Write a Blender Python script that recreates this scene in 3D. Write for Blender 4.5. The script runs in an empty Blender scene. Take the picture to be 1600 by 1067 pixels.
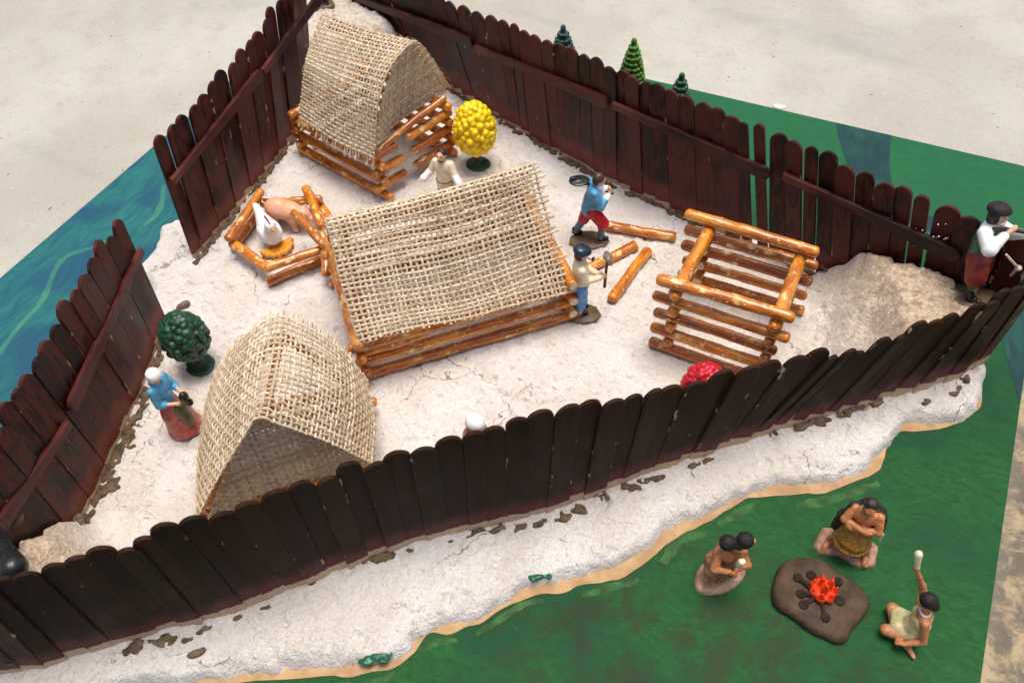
import bpy, math, random
import numpy as np
from mathutils import Vector, Matrix
random.seed(11); RNG = np.random.default_rng(11)
S = bpy.context.scene
# 1 unit is about half a centimetre of the real model
S.unit_settings.system = 'METRIC'; S.unit_settings.scale_length = 0.0055
# ------------------------------------------------------------------ camera
FPX = 1297.0; HC = 70.0; D = 1.5
def nz(v): v = np.array(v, float); return v/np.linalg.norm(v)
ax_y = nz([1050, -1685, FPX]); ax_x = nz([3708, 1313, -FPX])
ax_z = np.cross(ax_x, ax_y); ax_z = -ax_z if ax_z[1] > 0 else ax_z
ax_z = nz(ax_z); ax_y = np.cross(ax_z, ax_x)
M = np.array([ax_x, ax_y, ax_z])
def ray(px, py): return M @ np.array([px-800, py-533.5, FPX])
d0 = ray(500, 6); off = d0*(-HC/d0[2])
CAM = np.array([-off[0], -off[1], HC])
cd = bpy.data.cameras.new('camera'); cam = bpy.data.objects.new('camera', cd); S.collection.objects.link(cam)
R3 = Matrix((M[:, 0], -M[:, 1], -M[:, 2])).transposed()
cam.matrix_world = Matrix.Translation(Vector(CAM)) @ R3.to_4x4()
cd.sensor_width = 36; cd.lens = FPX/1600*36; cd.clip_start = 0.5; cd.clip_end = 5000
S.camera = cam
cd.dof.use_dof = True; cd.dof.focus_distance = 92; cd.dof.aperture_fstop = 11; 
# lens is real millimetres on a scaled model: keep the blur small
cd.dof.aperture_fstop = 0.16
# ------------------------------------------------------------------ light
SUN_EL, SUN_AZ = math.radians(83), math.radians(20)      # almost overhead, thin bright overcast
W = bpy.data.worlds.new('World'); S.world = W; W.use_nodes = True
nt = W.node_tree; bg = nt.nodes['Background']
sky = nt.nodes.new('ShaderNodeTexSky'); sky.sky_type = 'NISHITA'; sky.sun_disc = False
sky.sun_elevation = SUN_EL; sky.sun_rotation = SUN_AZ; sky.air_density = 1.0; sky.dust_density = 5.0; sky.ozone_density = 0.6
nt.links.new(sky.outputs[0], bg.inputs[0]); bg.inputs[1].default_value = 0.108
sd = bpy.data.lights.new('sun', 'SUN'); sun = bpy.data.objects.new('sun', sd); S.collection.objects.link(sun)
sd.energy = 2.0; sd.angle = math.radians(26); sd.color = (1, 0.95, 0.87)
sdir = Vector((math.sin(SUN_AZ)*math.cos(SUN_EL), math.cos(SUN_AZ)*math.cos(SUN_EL), math.sin(SUN_EL)))
sun.rotation_euler = sdir.to_track_quat('Z', 'Y').to_euler(); sun.location = (0, 0, 300)
S.view_settings.view_transform = 'Standard'; S.view_settings.look = 'None'
S.view_settings.gamma = 1.0; S.view_settings.exposure = 0.52; S.view_settings.use_curve_mapping = False
# ------------------------------------------------------------------ helpers
def at(px, py, z=D):
    d = ray(px, py); return CAM + d*((z-CAM[2])/d[2])
def onwall(px, py, a, b):
    t = np.array([b[0]-a[0], b[1]-a[1]]); n = np.array([-t[1], t[0]]); d = ray(px, py)
    k = (n @ (np.array(a[:2])-CAM[:2]))/(n @ d[:2]); return CAM + d*k
def new(name, me, parent=None, loc=None):
    o = bpy.data.objects.new(name, me); S.collection.objects.link(o)
    if loc is not None: o.location = loc
    if parent is not None: o.parent = parent
    return o
def mesh(name, v, f, mats, parent=None, loc=None, smooth=True, mi=None, attr=None):
    me = bpy.data.meshes.new(name); me.from_pydata([tuple(p) for p in v], [], [tuple(q) for q in f])
    for m in (mats if isinstance(mats, (list, tuple)) else [mats]): me.materials.append(m)
    if smooth: me.polygons.foreach_set('use_smooth', [True]*len(me.polygons))
    if mi is not None: me.polygons.foreach_set('material_index', mi)
    if attr is not None:
        for k, a in attr.items():
            at_ = me.attributes.new(k, 'FLOAT', 'POINT'); at_.data.foreach_set('value', np.asarray(a, np.float32))
    me.update(); return new(name, me, parent, loc)
def empty(name, loc=(0, 0, 0), rz=0.0):
    o = bpy.data.objects.new(name, None); S.collection.objects.link(o); o.location = loc; o.rotation_euler = (0, 0, rz)
    o.empty_display_size = .5; return o
def tag(o, label=None, cat=None, group=None, kind=None):
    for k, v in (('label', label), ('category', cat), ('group', group), ('kind', kind)):
        if v: o[k] = v
    return o
def frame_obj(o, origin, xa, ya, za):
    """place o with its local axes along xa, ya, za"""
    o.matrix_world = Matrix(((xa[0], ya[0], za[0], origin[0]), (xa[1], ya[1], za[1], origin[1]), (xa[2], ya[2], za[2], origin[2]), (0, 0, 0, 1)))
# ---- value noise for numpy
_tab = RNG.random((64, 64, 64))
def vnoise(p):
    p = np.asarray(p, float); i = np.floor(p).astype(int); f = p-i; f = f*f*(3-2*f); r = 0
    for a in (0, 1):
        for b in (0, 1):
            for c in (0, 1):
                w = (f[..., 0] if a else 1-f[..., 0])*(f[..., 1] if b else 1-f[..., 1])*(f[..., 2] if c else 1-f[..., 2])
                r = r + w*_tab[(i[..., 0]+a) % 64, (i[..., 1]+b) % 64, (i[..., 2]+c) % 64]
    return r
def n3(x, y, z=0.0, s=1.0):
    x = np.asarray(x, float); return vnoise(np.stack([x*s, np.asarray(y)*s+0*x, np.asarray(z)*s+0*x], -1))-.5
# ------------------------------------------------------------------ materials
class NT:
    def __init__(s, name):
        s.m = bpy.data.materials.new(name); s.m.use_nodes = True; s.t = s.m.node_tree
        s.b = s.t.nodes['Principled BSDF']; s.co = s.t.nodes.new('ShaderNodeTexCoord').outputs['Object']
    def n(s, ty, **k):
        nd = s.t.nodes.new(ty)
        for a, v in k.items(): setattr(nd, a, v)
        return nd
    def put(s, sock, v):
        if isinstance(v, bpy.types.NodeSocket): s.t.links.new(v, sock)
        else:
            if sock.type == 'RGBA' and len(v) == 3: v = (*v, 1)
            sock.default_value = v
    def map(s, scale=(1, 1, 1), src=None, rnd=False, loc=(0, 0, 0)):
        mp = s.n('ShaderNodeMapping'); s.put(mp.inputs['Vector'], src or s.co); mp.inputs['Scale'].default_value = scale; mp.inputs['Location'].default_value = loc
        if rnd:
            oi = s.n('ShaderNodeObjectInfo'); s.t.links.new(s.math('MULTIPLY', oi.outputs['Random'], 97.0), mp.inputs['Location'])
        return mp.outputs[0]
    def noise(s, vec, scale=5, detail=4, rough=.55, dist=0.0):
        q = s.n('ShaderNodeTexNoise'); s.put(q.inputs['Vector'], vec); q.inputs['Scale'].default_value = scale
        q.inputs['Detail'].default_value = detail; q.inputs['Roughness'].default_value = rough; q.inputs['Distortion'].default_value = dist
        return q.outputs['Fac']
    def noisec(s, vec, scale=5, detail=3):
        q = s.n('ShaderNodeTexNoise'); s.put(q.inputs['Vector'], vec); q.inputs['Scale'].default_value = scale; q.inputs['Detail'].default_value = detail
        return q.outputs['Color']
    def vor(s, vec, scale=5, feature='F1', rnd=1.0):
        q = s.n('ShaderNodeTexVoronoi', feature=feature); s.put(q.inputs['Vector'], vec); q.inputs['Scale'].default_value = scale; q.inputs['Randomness'].default_value = rnd
        return q.outputs['Distance']
    def ramp(s, v, a, b, lo=0.0, hi=1.0, smooth=True):
        q = s.n('ShaderNodeMapRange'); q.interpolation_type = 'SMOOTHSTEP' if smooth else 'LINEAR'
        s.put(q.inputs['Value'], v); q.inputs['From Min'].default_value = a; q.inputs['From Max'].default_value = b
        q.inputs['To Min'].default_value = lo; q.inputs['To Max'].default_value = hi; return q.outputs[0]
    def math(s, op, a, b=0.0, c=0.0):
        q = s.n('ShaderNodeMath', operation=op); s.put(q.inputs[0], a); s.put(q.inputs[1], b); s.put(q.inputs[2], c); return q.outputs[0]
    def mix(s, f, a, b, mode='MIX'):
        q = s.n('ShaderNodeMix', data_type='RGBA', blend_type=mode); s.put(q.inputs[0], f); s.put(q.inputs[6], a); s.put(q.inputs[7], b); return q.outputs[2]
    def sep(s, v):
        q = s.n('ShaderNodeSeparateXYZ'); s.put(q.inputs[0], v); return q.outputs
    def attr(s, name): return s.n('ShaderNodeAttribute', attribute_name=name).outputs['Fac']
    def warp(s, vec, amt, scale):
        c = s.noisec(vec, scale, 2); q = s.n('ShaderNodeVectorMath', operation='SUBTRACT'); s.put(q.inputs[0], c); q.inputs[1].default_value = (.5, .5, .5)
        r = s.n('ShaderNodeVectorMath', operation='SCALE'); s.put(r.inputs[0], q.outputs[0]); r.inputs['Scale'].default_value = amt
        a = s.n('ShaderNodeVectorMath', operation='ADD'); s.put(a.inputs[0], vec); s.put(a.inputs[1], r.outputs[0]); return a.outputs[0]
    def bump(s, h, strength=.4, dist=.1):
        q = s.n('ShaderNodeBump'); s.put(q.inputs['Height'], h); q.inputs['Strength'].default_value = strength; q.inputs['Distance'].default_value = dist
        if s.b.inputs['Normal'].is_linked: s.t.links.new(s.b.inputs['Normal'].links[0].from_socket, q.inputs['Normal'])
        s.t.links.new(q.outputs[0], s.b.inputs['Normal'])
    def out(s, col, rough=.6, spec=.5, coat=0.0):
        s.put(s.b.inputs['Base Color'], col); s.put(s.b.inputs['Roughness'], rough); s.b.inputs['Specular IOR Level'].default_value = spec
        if coat: s.b.inputs['Coat Weight'].default_value = coat; s.b.inputs['Coat Roughness'].default_value = .18
        return s.m
def paint(name, col, var=.35, scale=1.6, rough=.42, spec=.45, bump=.25, rnd=False, streak=(1, 1, 1)):
    k = NT(name); v = k.map(streak, rnd=rnd); a = k.noise(v, scale, 5); b = k.noise(v, scale*5, 3)
    lo = [c*(1-var) for c in col]; hi = [min(.95, c*(1+var*.7)) for c in col]
    c = k.mix(k.ramp(a, .3, .7), lo, hi); c = k.mix(k.ramp(b, .58, .75, 0, .25), c, [min(.95, x*1.3+.03) for x in col])
    k.bump(k.math('ADD', a, k.math('MULTIPLY', b, .4)), bump, .12)
    return k.out(c, k.ramp(b, .3, .7, rough-.08, rough+.12), spec)
def m_plank(name, dark, red, tint, bare, lo=.40, hi=.62, spec=.3):
    """paint brushed along the stick (local z), bare wood near the foot and rubbed edges"""
    k = NT(name); v = k.map((1.6, 1.6, .16), rnd=True); v2 = k.map((1, 1, .45), rnd=True)
    st = k.noise(v, 2.2, 6, .65, .6); bl = k.noise(v2, .8, 5, .65, .8); fine = k.noise(v, 9, 3)
    oi = k.n('ShaderNodeObjectInfo'); rv = oi.outputs['Random']
    f = k.math('ADD', k.math('MULTIPLY', st, .35), k.math('MULTIPLY', bl, .70))
    f = k.math('ADD', f, k.math('MULTIPLY', k.math('SUBTRACT', rv, .5), .14))
    c = k.mix(k.ramp(f, lo, hi), dark, red); c = k.mix(k.ramp(fine, .62, .82, 0, .4), c, tint)
    xyz = k.sep(k.co); nv = k.math('SUBTRACT', k.noise(v, 1.1, 3), .5)
    z1 = k.math('ADD', xyz[2], k.math('MULTIPLY', nv, 1.6)); z1 = k.math('ADD', z1, k.math('MULTIPLY', k.math('SUBTRACT', rv, .5), 1.2))
    c = k.mix(k.ramp(z1, 1.6, 3.6, .85, 0), c, tint)
    z2 = k.math('ADD', xyz[2], k.math('MULTIPLY', nv, .5)); z2 = k.math('ADD', z2, k.math('MULTIPLY', k.math('SUBTRACT', rv, .5), .55))
    bw = k.mix(k.noise(v, 4, 4), (.40, .27, .16), (.62, .47, .31))
    c = k.mix(k.ramp(z2, bare-.07, bare+.07, 1, 0), c, bw)
    ex = k.math('ABSOLUTE', xyz[0]); chip = k.math('MULTIPLY', k.ramp(ex, .82, .93), k.ramp(k.noise(k.map((1, 1, .6), rnd=True), 1.0, 4), .62, .68))
    c = k.mix(k.math('MULTIPLY', chip, .8), c, bw)
    k.bump(st, .4, .12); k.bump(fine, .15, .05)
    return k.out(c, k.ramp(bl, .3, .7, .28, .55), spec)
M_PLANK_IN = m_plank('red_brown_painted_wood', (.009, .003, .0026), (.074, .0145, .0095), (.15, .036, .024), .55, .42, .58, .2)
M_RAIL = m_plank('red_brown_painted_rail', (.012, .004, .0034), (.075, .015, .0105), (.12, .03, .02), -9.0, .43, .60, .25)
M_PLANK_FRONT = m_plank('dark_brown_painted_wood', (.022, .0118, .008), (.046, .0205, .0125), (.13, .040, .040), 1.0, .42, .7, .05)
def m_pretzel():
    k = NT('baked_pretzel'); v = k.map((1, 1, 1), rnd=True); a = k.noise(k.map((.35, 1, 1), rnd=True), .9, 4, .6); b = k.noise(v, 3.2, 4)
    c = k.mix(k.ramp(a, .32, .68), (.37, .088, .008), (.74, .275, .024)); c = k.mix(k.ramp(b, .58, .75, 0, .55), c, (.20, .040, .008))
    rv = k.n('ShaderNodeObjectInfo').outputs['Random']; c = k.mix(k.ramp(rv, .4, 1.0, 0, .6), c, (.25, .052, .008))
    w = k.warp(k.map((.55, 1, 1), rnd=True), .8, 1.6)
    d = k.vor(w, .95); on = k.noise(v, .8, 2); sp = k.math('MULTIPLY', k.ramp(d, .14, .40, 1, 0), k.ramp(on, .42, .56))
    w2 = k.warp(k.map((.7, 1, 1), rnd=True), .4, 3.0); d2 = k.vor(w2, 2.3); sp2 = k.math('MULTIPLY', k.ramp(d2, .12, .32, 1, 0), k.ramp(k.noise(v, 1.3, 2), .46, .58))
    sp = k.math('MULTIPLY', k.math('MAXIMUM', sp, sp2), .85)
    c = k.mix(sp, c, (.92, .66, .27))
    dk = k.math('MULTIPLY', k.ramp(k.vor(w2, 1.4), .10, .2, 1, 0), k.ramp(k.noise(v, 1.7, 2), .58, .66)); c = k.mix(dk, c, (.07, .016, .006))
    k.bump(k.math('ADD', k.math('MULTIPLY', sp, -.5), a), .5, .22); k.bump(b, .25, .06)
    return k.out(c, k.ramp(sp, 0, 1, .22, .6), .5, .35)
M_PRETZEL = m_pretzel()
M_CRUMB = paint('pale_broken_pretzel', (.80, .68, .50), .25, 3, .8, .2, .6, True)
def m_burlap():
    k = NT('burlap_jute'); v = k.map((1, 1, 1)); t = k.attr('tone'); b = k.noise(v, 9, 3)
    f = k.math('ADD', k.math('MULTIPLY', t, .75), k.math('MULTIPLY', b, .5))
    c = k.mix(k.ramp(f, .25, 1.0, smooth=False), (.60, .46, .30), (.92, .77, .56)); k.bump(k.noise(v, 16, 2), .5, .06)
    k.out(c, .9, .1); tr = k.n('ShaderNodeBsdfTranslucent'); k.put(tr.inputs['Color'], c); mx = k.n('ShaderNodeMixShader'); mx.inputs[0].default_value = .2
    k.t.links.new(k.b.outputs[0], mx.inputs[1]); k.t.links.new(tr.outputs[0], mx.inputs[2]); k.t.links.new(mx.outputs[0], k.t.nodes['Material Output'].inputs['Surface']); return k.m
M_BURLAP = m_burlap()
def m_dough():
    k = NT('salt_dough'); v = k.co; tan = k.attr('tan')
    a = k.noise(v, .16, 4); b = k.noise(v, 3.2, 4, .7); g = k.noise(v, 1.1, 3)
    c = k.mix(k.ramp(a, .35, .65), (.79, .72, .65), (.89, .84, .785))
    c = k.mix(k.math('MULTIPLY', k.ramp(k.noise(v, .45, 5, .7), .56, .72), .45), c, (.62, .47, .32))
    c = k.mix(k.ramp(b, .61, .71, 0, .45), c, (.45, .32, .22)); c = k.mix(k.ramp(k.noise(v, 6.5, 2, .6), .64, .72, 0, .55), c, (.36, .22, .15)); c = k.mix(k.ramp(b, .30, .40, .5, 0), c, (.93, .90, .88))
    tc = k.mix(k.ramp(k.noise(v, 2.4, 4, .75), .35, .65), (.55, .40, .265), (.80, .66, .50))
    c = k.mix(tan, c, tc)
    # drying cracks: a wandering network kept only in patches
    w = k.warp(v, 5.0, .35); w = k.warp(w, .9, 1.6); e = k.vor(w, .085, 'DISTANCE_TO_EDGE')
    keep = k.ramp(k.noise(v, .11, 2), .50, .56); cr = k.math('MULTIPLY', k.ramp(e, .002, .007, 1, 0), keep)
    e2 = k.vor(w, .21, 'DISTANCE_TO_EDGE'); keep2 = k.ramp(k.noise(k.map((1, 1, 1), loc=(31, 7, 0)), .14, 3), .585, .63)
    cr = k.math('MAXIMUM', cr, k.math('MULTIPLY', k.math('MULTIPLY', k.ramp(e2, .003, .010, 1, 0), keep2), .7))
    cr = k.math('MULTIPLY', cr, k.math('SUBTRACT', 1.0, tan)); c = k.mix(k.math('MULTIPLY', cr, .8), c, (.20, .12, .075))
    st = k.math('MULTIPLY', k.ramp(k.vor(k.warp(k.map((.4, 1.6, 1)), 3, .5), .33), .035, .07, 1, 0), .6); c = k.mix(st, c, (.40, .27, .17))
    k.bump(k.math('ADD', g, k.math('MULTIPLY', b, 1.1)), 1.0, .36); k.bump(cr, -.6, .2); k.bump(k.noise(v, 6, 3, .7), .7, .12)
    return k.out(c, .9, .12)
M_DOUGH = m_dough()
def m_green():
    k = NT('green_poster_paint'); v = k.co; w = k.warp(v, 4.0, .18)
    mp = k.n('ShaderNodeMapping'); k.put(mp.inputs['Vector'], w); mp.inputs['Rotation'].default_value = (0, 0, .7); mp.inputs['Scale'].default_value = (.6, 1.5, 1)
    st = k.noise(mp.outputs[0], 1.3, 7, .75); a = k.noise(v, .085, 4, .6); sm = k.noise(w, .9, 5, .7)
    c = k.mix(k.ramp(st, .3, .7), (.008, .053, .015), (.019, .105, .028)); c = k.mix(k.ramp(a, .42, .66, 0, .7), c, (.009, .052, .024))
    c = k.mix(k.math('MULTIPLY', k.ramp(sm, .60, .74), .35), c, (.06, .13, .026))
    xyz = k.sep(v)
    dx = k.math('DIVIDE', k.math('SUBTRACT', xyz[0], 90.0), 16.0); dy = k.math('DIVIDE', k.math('ADD', xyz[1], 76.0), 10.0)
    near = k.math('ADD', k.math('MULTIPLY', dx, dx), k.math('MULTIPLY', dy, dy))
    mud = k.math('MULTIPLY', k.ramp(near, .25, 2.2, 1, 0), k.ramp(k.noise(w, .32, 4, .65), .42, .60)); c = k.mix(k.math('MULTIPLY', mud, .6), c, (.028, .032, .014))
    lime = k.math('MULTIPLY', k.ramp(xyz[1], -24, -12), .55); c = k.mix(lime, c, k.mix(st, (.012, .105, .045), (.024, .165, .07)))
    d = k.vor(w, 1.0, 'F1'); c = k.mix(k.ramp(d, .03, .06, .2, 0), c, (.30, .36, .20))
    k.bump(st, .22, .07); k.bump(sm, .3, .07)
    return k.out(c, k.ramp(st, .3, .7, .55, .75), .12)
M_GREEN = m_green()
def m_blue(name, a0, a1, a2):
    k = NT(name); v = k.co; w = k.warp(v, 7.0, .10)
    mp = k.n('ShaderNodeMapping'); k.put(mp.inputs['Vector'], w); mp.inputs['Rotation'].default_value = (0, 0, .35); mp.inputs['Scale'].default_value = (1.7, .22, 1)
    st = k.noise(mp.outputs[0], .8, 6, .65); a = k.noise(w, .12, 3)
    c = k.mix(k.ramp(st, .3, .7), a0, a1); c = k.mix(k.ramp(a, .42, .62, 0, .8), c, a2)
    k.bump(st, .5, .12); return k.out(c, k.ramp(st, .3, .7, .5, .65), .25)
M_RIVER = m_blue('blue_poster_paint', (.008, .085, .105), (.018, .15, .14), (.009, .062, .12))
M_STREAM = m_blue('teal_poster_paint', (.003, .028, .030), (.009, .070, .055), (.003, .030, .036))
M_CURRENT = m_blue('pale_teal_paint', (.03, .165, .125), (.055, .21, .13), (.02, .13, .12))
def m_card():
    k = NT('raw_cardboard'); v = k.co; a = k.noise(v, .5, 5); b = k.noise(k.map((3, 3, 3)), 2, 3)
    c = k.mix(k.ramp(a, .35, .65), (.36, .22, .11), (.48, .31, .16)); c = k.mix(k.ramp(b, .66, .74, 0, .6), c, (.75, .62, .45))
    k.bump(b, .2, .05); return k.out(c, .85, .2)
M_CARD = m_card()
def m_concrete():
    k = NT('weathered_concrete'); v = k.co; a = k.noise(v, .025, 5, .6); b = k.noise(v, .22, 7, .72); f = k.noise(v, 1.7, 5, .75)
    w = k.warp(v, 3, .3)
    c = k.mix(k.ramp(a, .35, .65), (.38, .36, .305), (.475, .455, .39)); c = k.mix(k.ramp(b, .48, .72, 0, .6), c, (.37, .335, .265))
    c = k.mix(k.ramp(k.noise(w, .55, 6, .75), .58, .76, 0, .6), c, (.25, .23, .20)); c = k.mix(k.ramp(f, .58, .70, 0, .6), c, (.27, .245, .20))
    c = k.mix(k.ramp(f, .28, .40, .6, 0), c, (.64, .615, .545)); gr_ = k.noise(k.map((1.3, .7, 1)), 6, 3, .7); c = k.mix(k.ramp(gr_, .54, .70, 0, .6), c, (.24, .22, .185)); g2 = k.noise(v, 3.6, 4, .75); c = k.mix(k.ramp(g2, .57, .68, 0, .45), c, (.22, .20, .17))
    far = k.noise(k.map((.5, 1.4, 1), loc=(4, 0, 0)), .05, 5, .65); c = k.mix(k.ramp(far, .54, .68, 0, .5), c, (.30, .29, .265))
    # the slab turns darker, mottled brown and tan, lower right of the board
    xyz = k.sep(v); dark_right = k.math('MULTIPLY', k.ramp(xyz[0], 106, 112), k.ramp(xyz[1], -34, -14, 1, 0))
    dt = k.mix(k.ramp(k.noise(w, .35, 6, .72), .40, .60), (.105, .085, .062), (.36, .27, .15)); c = k.mix(k.math('MULTIPLY', dark_right, .9), c, dt)
    pit = k.math('MULTIPLY', k.ramp(k.vor(w, .55), .05, .12, 1, 0), k.ramp(k.noise(v, .12, 3), .52, .62)); c = k.mix(pit, c, (.12, .11, .10))
    k.bump(k.math('ADD', b, k.math('MULTIPLY', f, .35)), .5, .35); k.bump(pit, -.6, .25)
    return k.out(c, .88, .25)
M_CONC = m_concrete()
M_CLAY = paint('dried_brown_clay', (.135, .092, .056), .5, 1.4, .85, .2, .7)
SKIN_PALE = paint('pale_skin_paint', (.70, .42, .26), .15); SKIN_BROWN = paint('brown_skin_paint', (.50, .19, .07), .3, 2.5)
SKIN_TAN = paint('tan_skin_paint', (.50, .20, .085), .22, 2.5)
WHITE = paint('white_toy_paint', (.84, .83, .80), .1); CREAM = paint('cream_toy_paint', (.78, .66, .46), .15)
SKYBLUE = paint('sky_blue_toy_paint', (.085, .33, .54), .3); TROUS = paint('mid_blue_toy_paint', (.11, .29, .60), .25); GREYBLUE = paint('grey_blue_toy_paint', (.10, .19, .25), .3)
RED = paint('red_toy_paint', (.50, .012, .018), .3); BRICK = paint('brick_red_toy_paint', (.40, .085, .06), .3); RUST = paint('rust_red_toy_paint', (.27, .035, .02), .35)
OLIVE = paint('olive_toy_paint', (.12, .10, .05), .3); NAVY = paint('navy_toy_paint', (.010, .022, .045), .4, rough=.3); BLACK = paint('black_toy_paint', (.012, .012, .012), .4, rough=.3)
HAIRBLK = paint('black_hair_paint', (.014, .012, .012), .4, 4, .55, .3, .6); DKHAIR = paint('dark_hair_paint', (.022, .015, .012), .4, 3, bump=.6); BASEBR = paint('brown_figure_base', (.145, .095, .05), .35, 1.2); BASEPK = paint('pinkish_stone_base', (.38, .225, .145), .4, 1.5, bump=.6)
VEST = paint('green_vest_paint', (.045, .15, .07), .5, 2.5); YELLOW = paint('yellow_tree_paint', (.88, .60, .004), .15, 2, .35); REDTREE = paint('red_tree_paint', (.50, .008, .022), .3, 2, .35)
DKGREEN = paint('dark_green_tree_paint', (.012, .060, .026), .4, 2, .38); TEALGR = paint('blue_green_tree_paint', (.018, .068, .062), .4, 2, .4); LIME = paint('light_green_tree_paint', (.085, .205, .018), .4, 2, .4); MIDGR = paint('mid_green_tree_paint', (.020, .085, .038), .4, 2, .4)
TRUNKBR = paint('brown_trunk_paint', (.055, .030, .016), .4); STEEL = paint('grey_metal_paint', (.16, .155, .14), .3, rough=.3); WOODH = paint('dark_handle_paint', (.03, .022, .016), .4)
PIGSK = paint('pig_pink_paint', (.72, .36, .22), .15, 1.2); HENRED = paint('comb_red_paint', (.42, .01, .05), .2); ORANGE = paint('orange_straw_paint', (.72, .30, .02), .35, 3, bump=.6)
FUR = paint('dark_fur_paint', (.022, .014, .010), .7, 3, .5, .4, .9); HIDE = paint('ochre_hide_paint', (.38, .18, .03), .35, 3, bump=.6); DRESS = paint('pale_yellow_dress_paint', (.62, .53, .27), .2)
ROCK = paint('dark_brown_rock_paint', (.070, .044, .026), .4, .8, .75, .25, .5); EMBER = paint('red_orange_flame_plastic', (.80, .055, .012), .25, 2, .3); CHAR = paint('charred_twig_paint', (.030, .021, .014), .4, rough=.8, spec=.15)
BONE = paint('ivory_paint', (.78, .70, .48), .2); SALT = paint('white_salt_crumb', (.82, .78, .72), .1, 3, .8); GREENSPOT = paint('dark_green_paint_spot', (.006, .10, .05), .3, 1, .4); PALECONC = paint('pale_chip', (.78, .76, .72), .15, 1, .8)
V3_ = lambda *a: np.array(a, float)
# ------------------------------------------------------------------ signed-distance modelling
def C(a, b, ra, rb=None): return ('c', np.array(a, float), np.array(b, float), ra, ra if rb is None else rb)
def Eo(c, r, rot=None): return ('e', np.array(c, float), np.array(r, float), rot)
def rotz(a): return np.array([[math.cos(a), -math.sin(a), 0], [math.sin(a), math.cos(a), 0], [0, 0, 1]])
def sdf_mesh(name, prims, mats, parent=None, res=.1, k=.12, noise=0.0, nscale=1.0, zmin=None, loc=None):
    lo = np.full(3, 1e9); hi = -lo
    bb = []
    for p in prims:
        if p[0] == 'c': r = max(p[3], p[4]); a = np.minimum(p[1], p[2])-r; b = np.maximum(p[1], p[2])+r
        else: r = p[2] if p[3] is None else np.full(3, p[2].max()); a = p[1]-r; b = p[1]+r
        bb.append((a, b)); lo = np.minimum(lo, a); hi = np.maximum(hi, b)
    lo = lo-res*4-k; n = np.ceil((hi-lo+res*4+k)/res).astype(int)+1; F = np.full(n, 5.0)
    for p, (a, b) in zip(prims, bb):
        mg = k+3*res; i0 = np.maximum(np.floor((a-mg-lo)/res).astype(int), 0); i1 = np.minimum(np.ceil((b+mg-lo)/res).astype(int)+1, n)
        g = np.stack(np.meshgrid(*[lo[q]+res*np.arange(i0[q], i1[q]) for q in range(3)], indexing='ij'), -1)
        if p[0] == 'c':
            ab = p[2]-p[1]; L = max(ab @ ab, 1e-9); t = np.clip(((g-p[1]) @ ab)/L, 0, 1)
            d = np.linalg.norm(g-p[1]-t[..., None]*ab, axis=-1)-(p[3]+(p[4]-p[3])*t)
        else:
            q = g-p[1]; q = q if p[3] is None else q @ p[3]
            k0 = np.linalg.norm(q/p[2], axis=-1); k1 = np.linalg.norm(q/(p[2]**2), axis=-1); d = k0*(k0-1)/np.maximum(k1, 1e-6)
        sl = tuple(slice(i0[q], i1[q]) for q in range(3)); f = F[sl]; h = np.clip(.5+.5*(f-d)/k, 0, 1)
        F[sl] = f+(d-f)*h-k*h*(1-h)
    if noise:
        g = np.stack(np.meshgrid(*[lo[q]+res*np.arange(n[q]) for q in range(3)], indexing='ij'), -1); F = F+noise*2*(vnoise(g*nscale+17.3)-.5)
    if zmin is not None: F = np.maximum(F, (zmin-(lo[2]+res*np.arange(n[2])))[None, None, :])
    # surface nets
    ins = F < 0; c = ins[:-1, :-1, :-1].astype(int)
    for o in ((1, 0, 0), (0, 1, 0), (0, 0, 1), (1, 1, 0), (1, 0, 1), (0, 1, 1), (1, 1, 1)):
        c = c + ins[o[0]:n[0]-1+o[0], o[1]:n[1]-1+o[1], o[2]:n[2]-1+o[2]]
    act = (c > 0) & (c < 8); idx = np.argwhere(act); ID = np.full(act.shape, -1); ID[act] = np.arange(len(idx))
    acc = np.zeros((len(idx), 3)); cnt = np.zeros(len(idx)); cor = [(x, y, z) for x in (0, 1) for y in (0, 1) for z in (0, 1)]
    for i, p in enumerate(cor):
        for q in cor[i+1:]:
            if sum(abs(p[t]-q[t]) for t in range(3)) != 1: continue
            fa = F[tuple((idx+p).T)]; fb = F[tuple((idx+q).T)]; m = (fa < 0) != (fb < 0); t = np.where(m, fa/np.where(m, fa-fb, 1), 0)
            acc += m[:, None]*(np.array(p)+t[:, None]*(np.array(q)-np.array(p))); cnt += m
    V = lo+res*(idx+acc/cnt[:, None]); faces = []
    for axx in range(3):
        u, w = [(1, 2), (2, 0), (0, 1)][axx]; e = np.zeros(3, int); e[axx] = 1
        s0 = [slice(1, m-1) for m in n]; A = ins[tuple(slice(0, n[q]-1) if q == axx else slice(1, n[q]-1) for q in range(3))]
        B = ins[tuple(slice(1, n[q]) if q == axx else slice(1, n[q]-1) for q in range(3))]
        ed = np.argwhere(A != B); fl = A[tuple(ed.T)]; base = ed.copy(); 
        for q in range(3):
            if q != axx: base[:, q] += 1
        U = np.zeros(3, int); U[u] = 1; Wv = np.zeros(3, int); Wv[w] = 1
        q4 = np.stack([ID[tuple((base-U-Wv).T)], ID[tuple((base-Wv).T)], ID[tuple(base.T)], ID[tuple((base-U).T)]], 1)
        q4[~fl] = q4[~fl][:, ::-1]; faces.append(q4)
    fc = np.concatenate(faces); fc = fc[(fc >= 0).all(1)]
    return mesh(name, V, fc.tolist(), mats, parent, loc)
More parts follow.
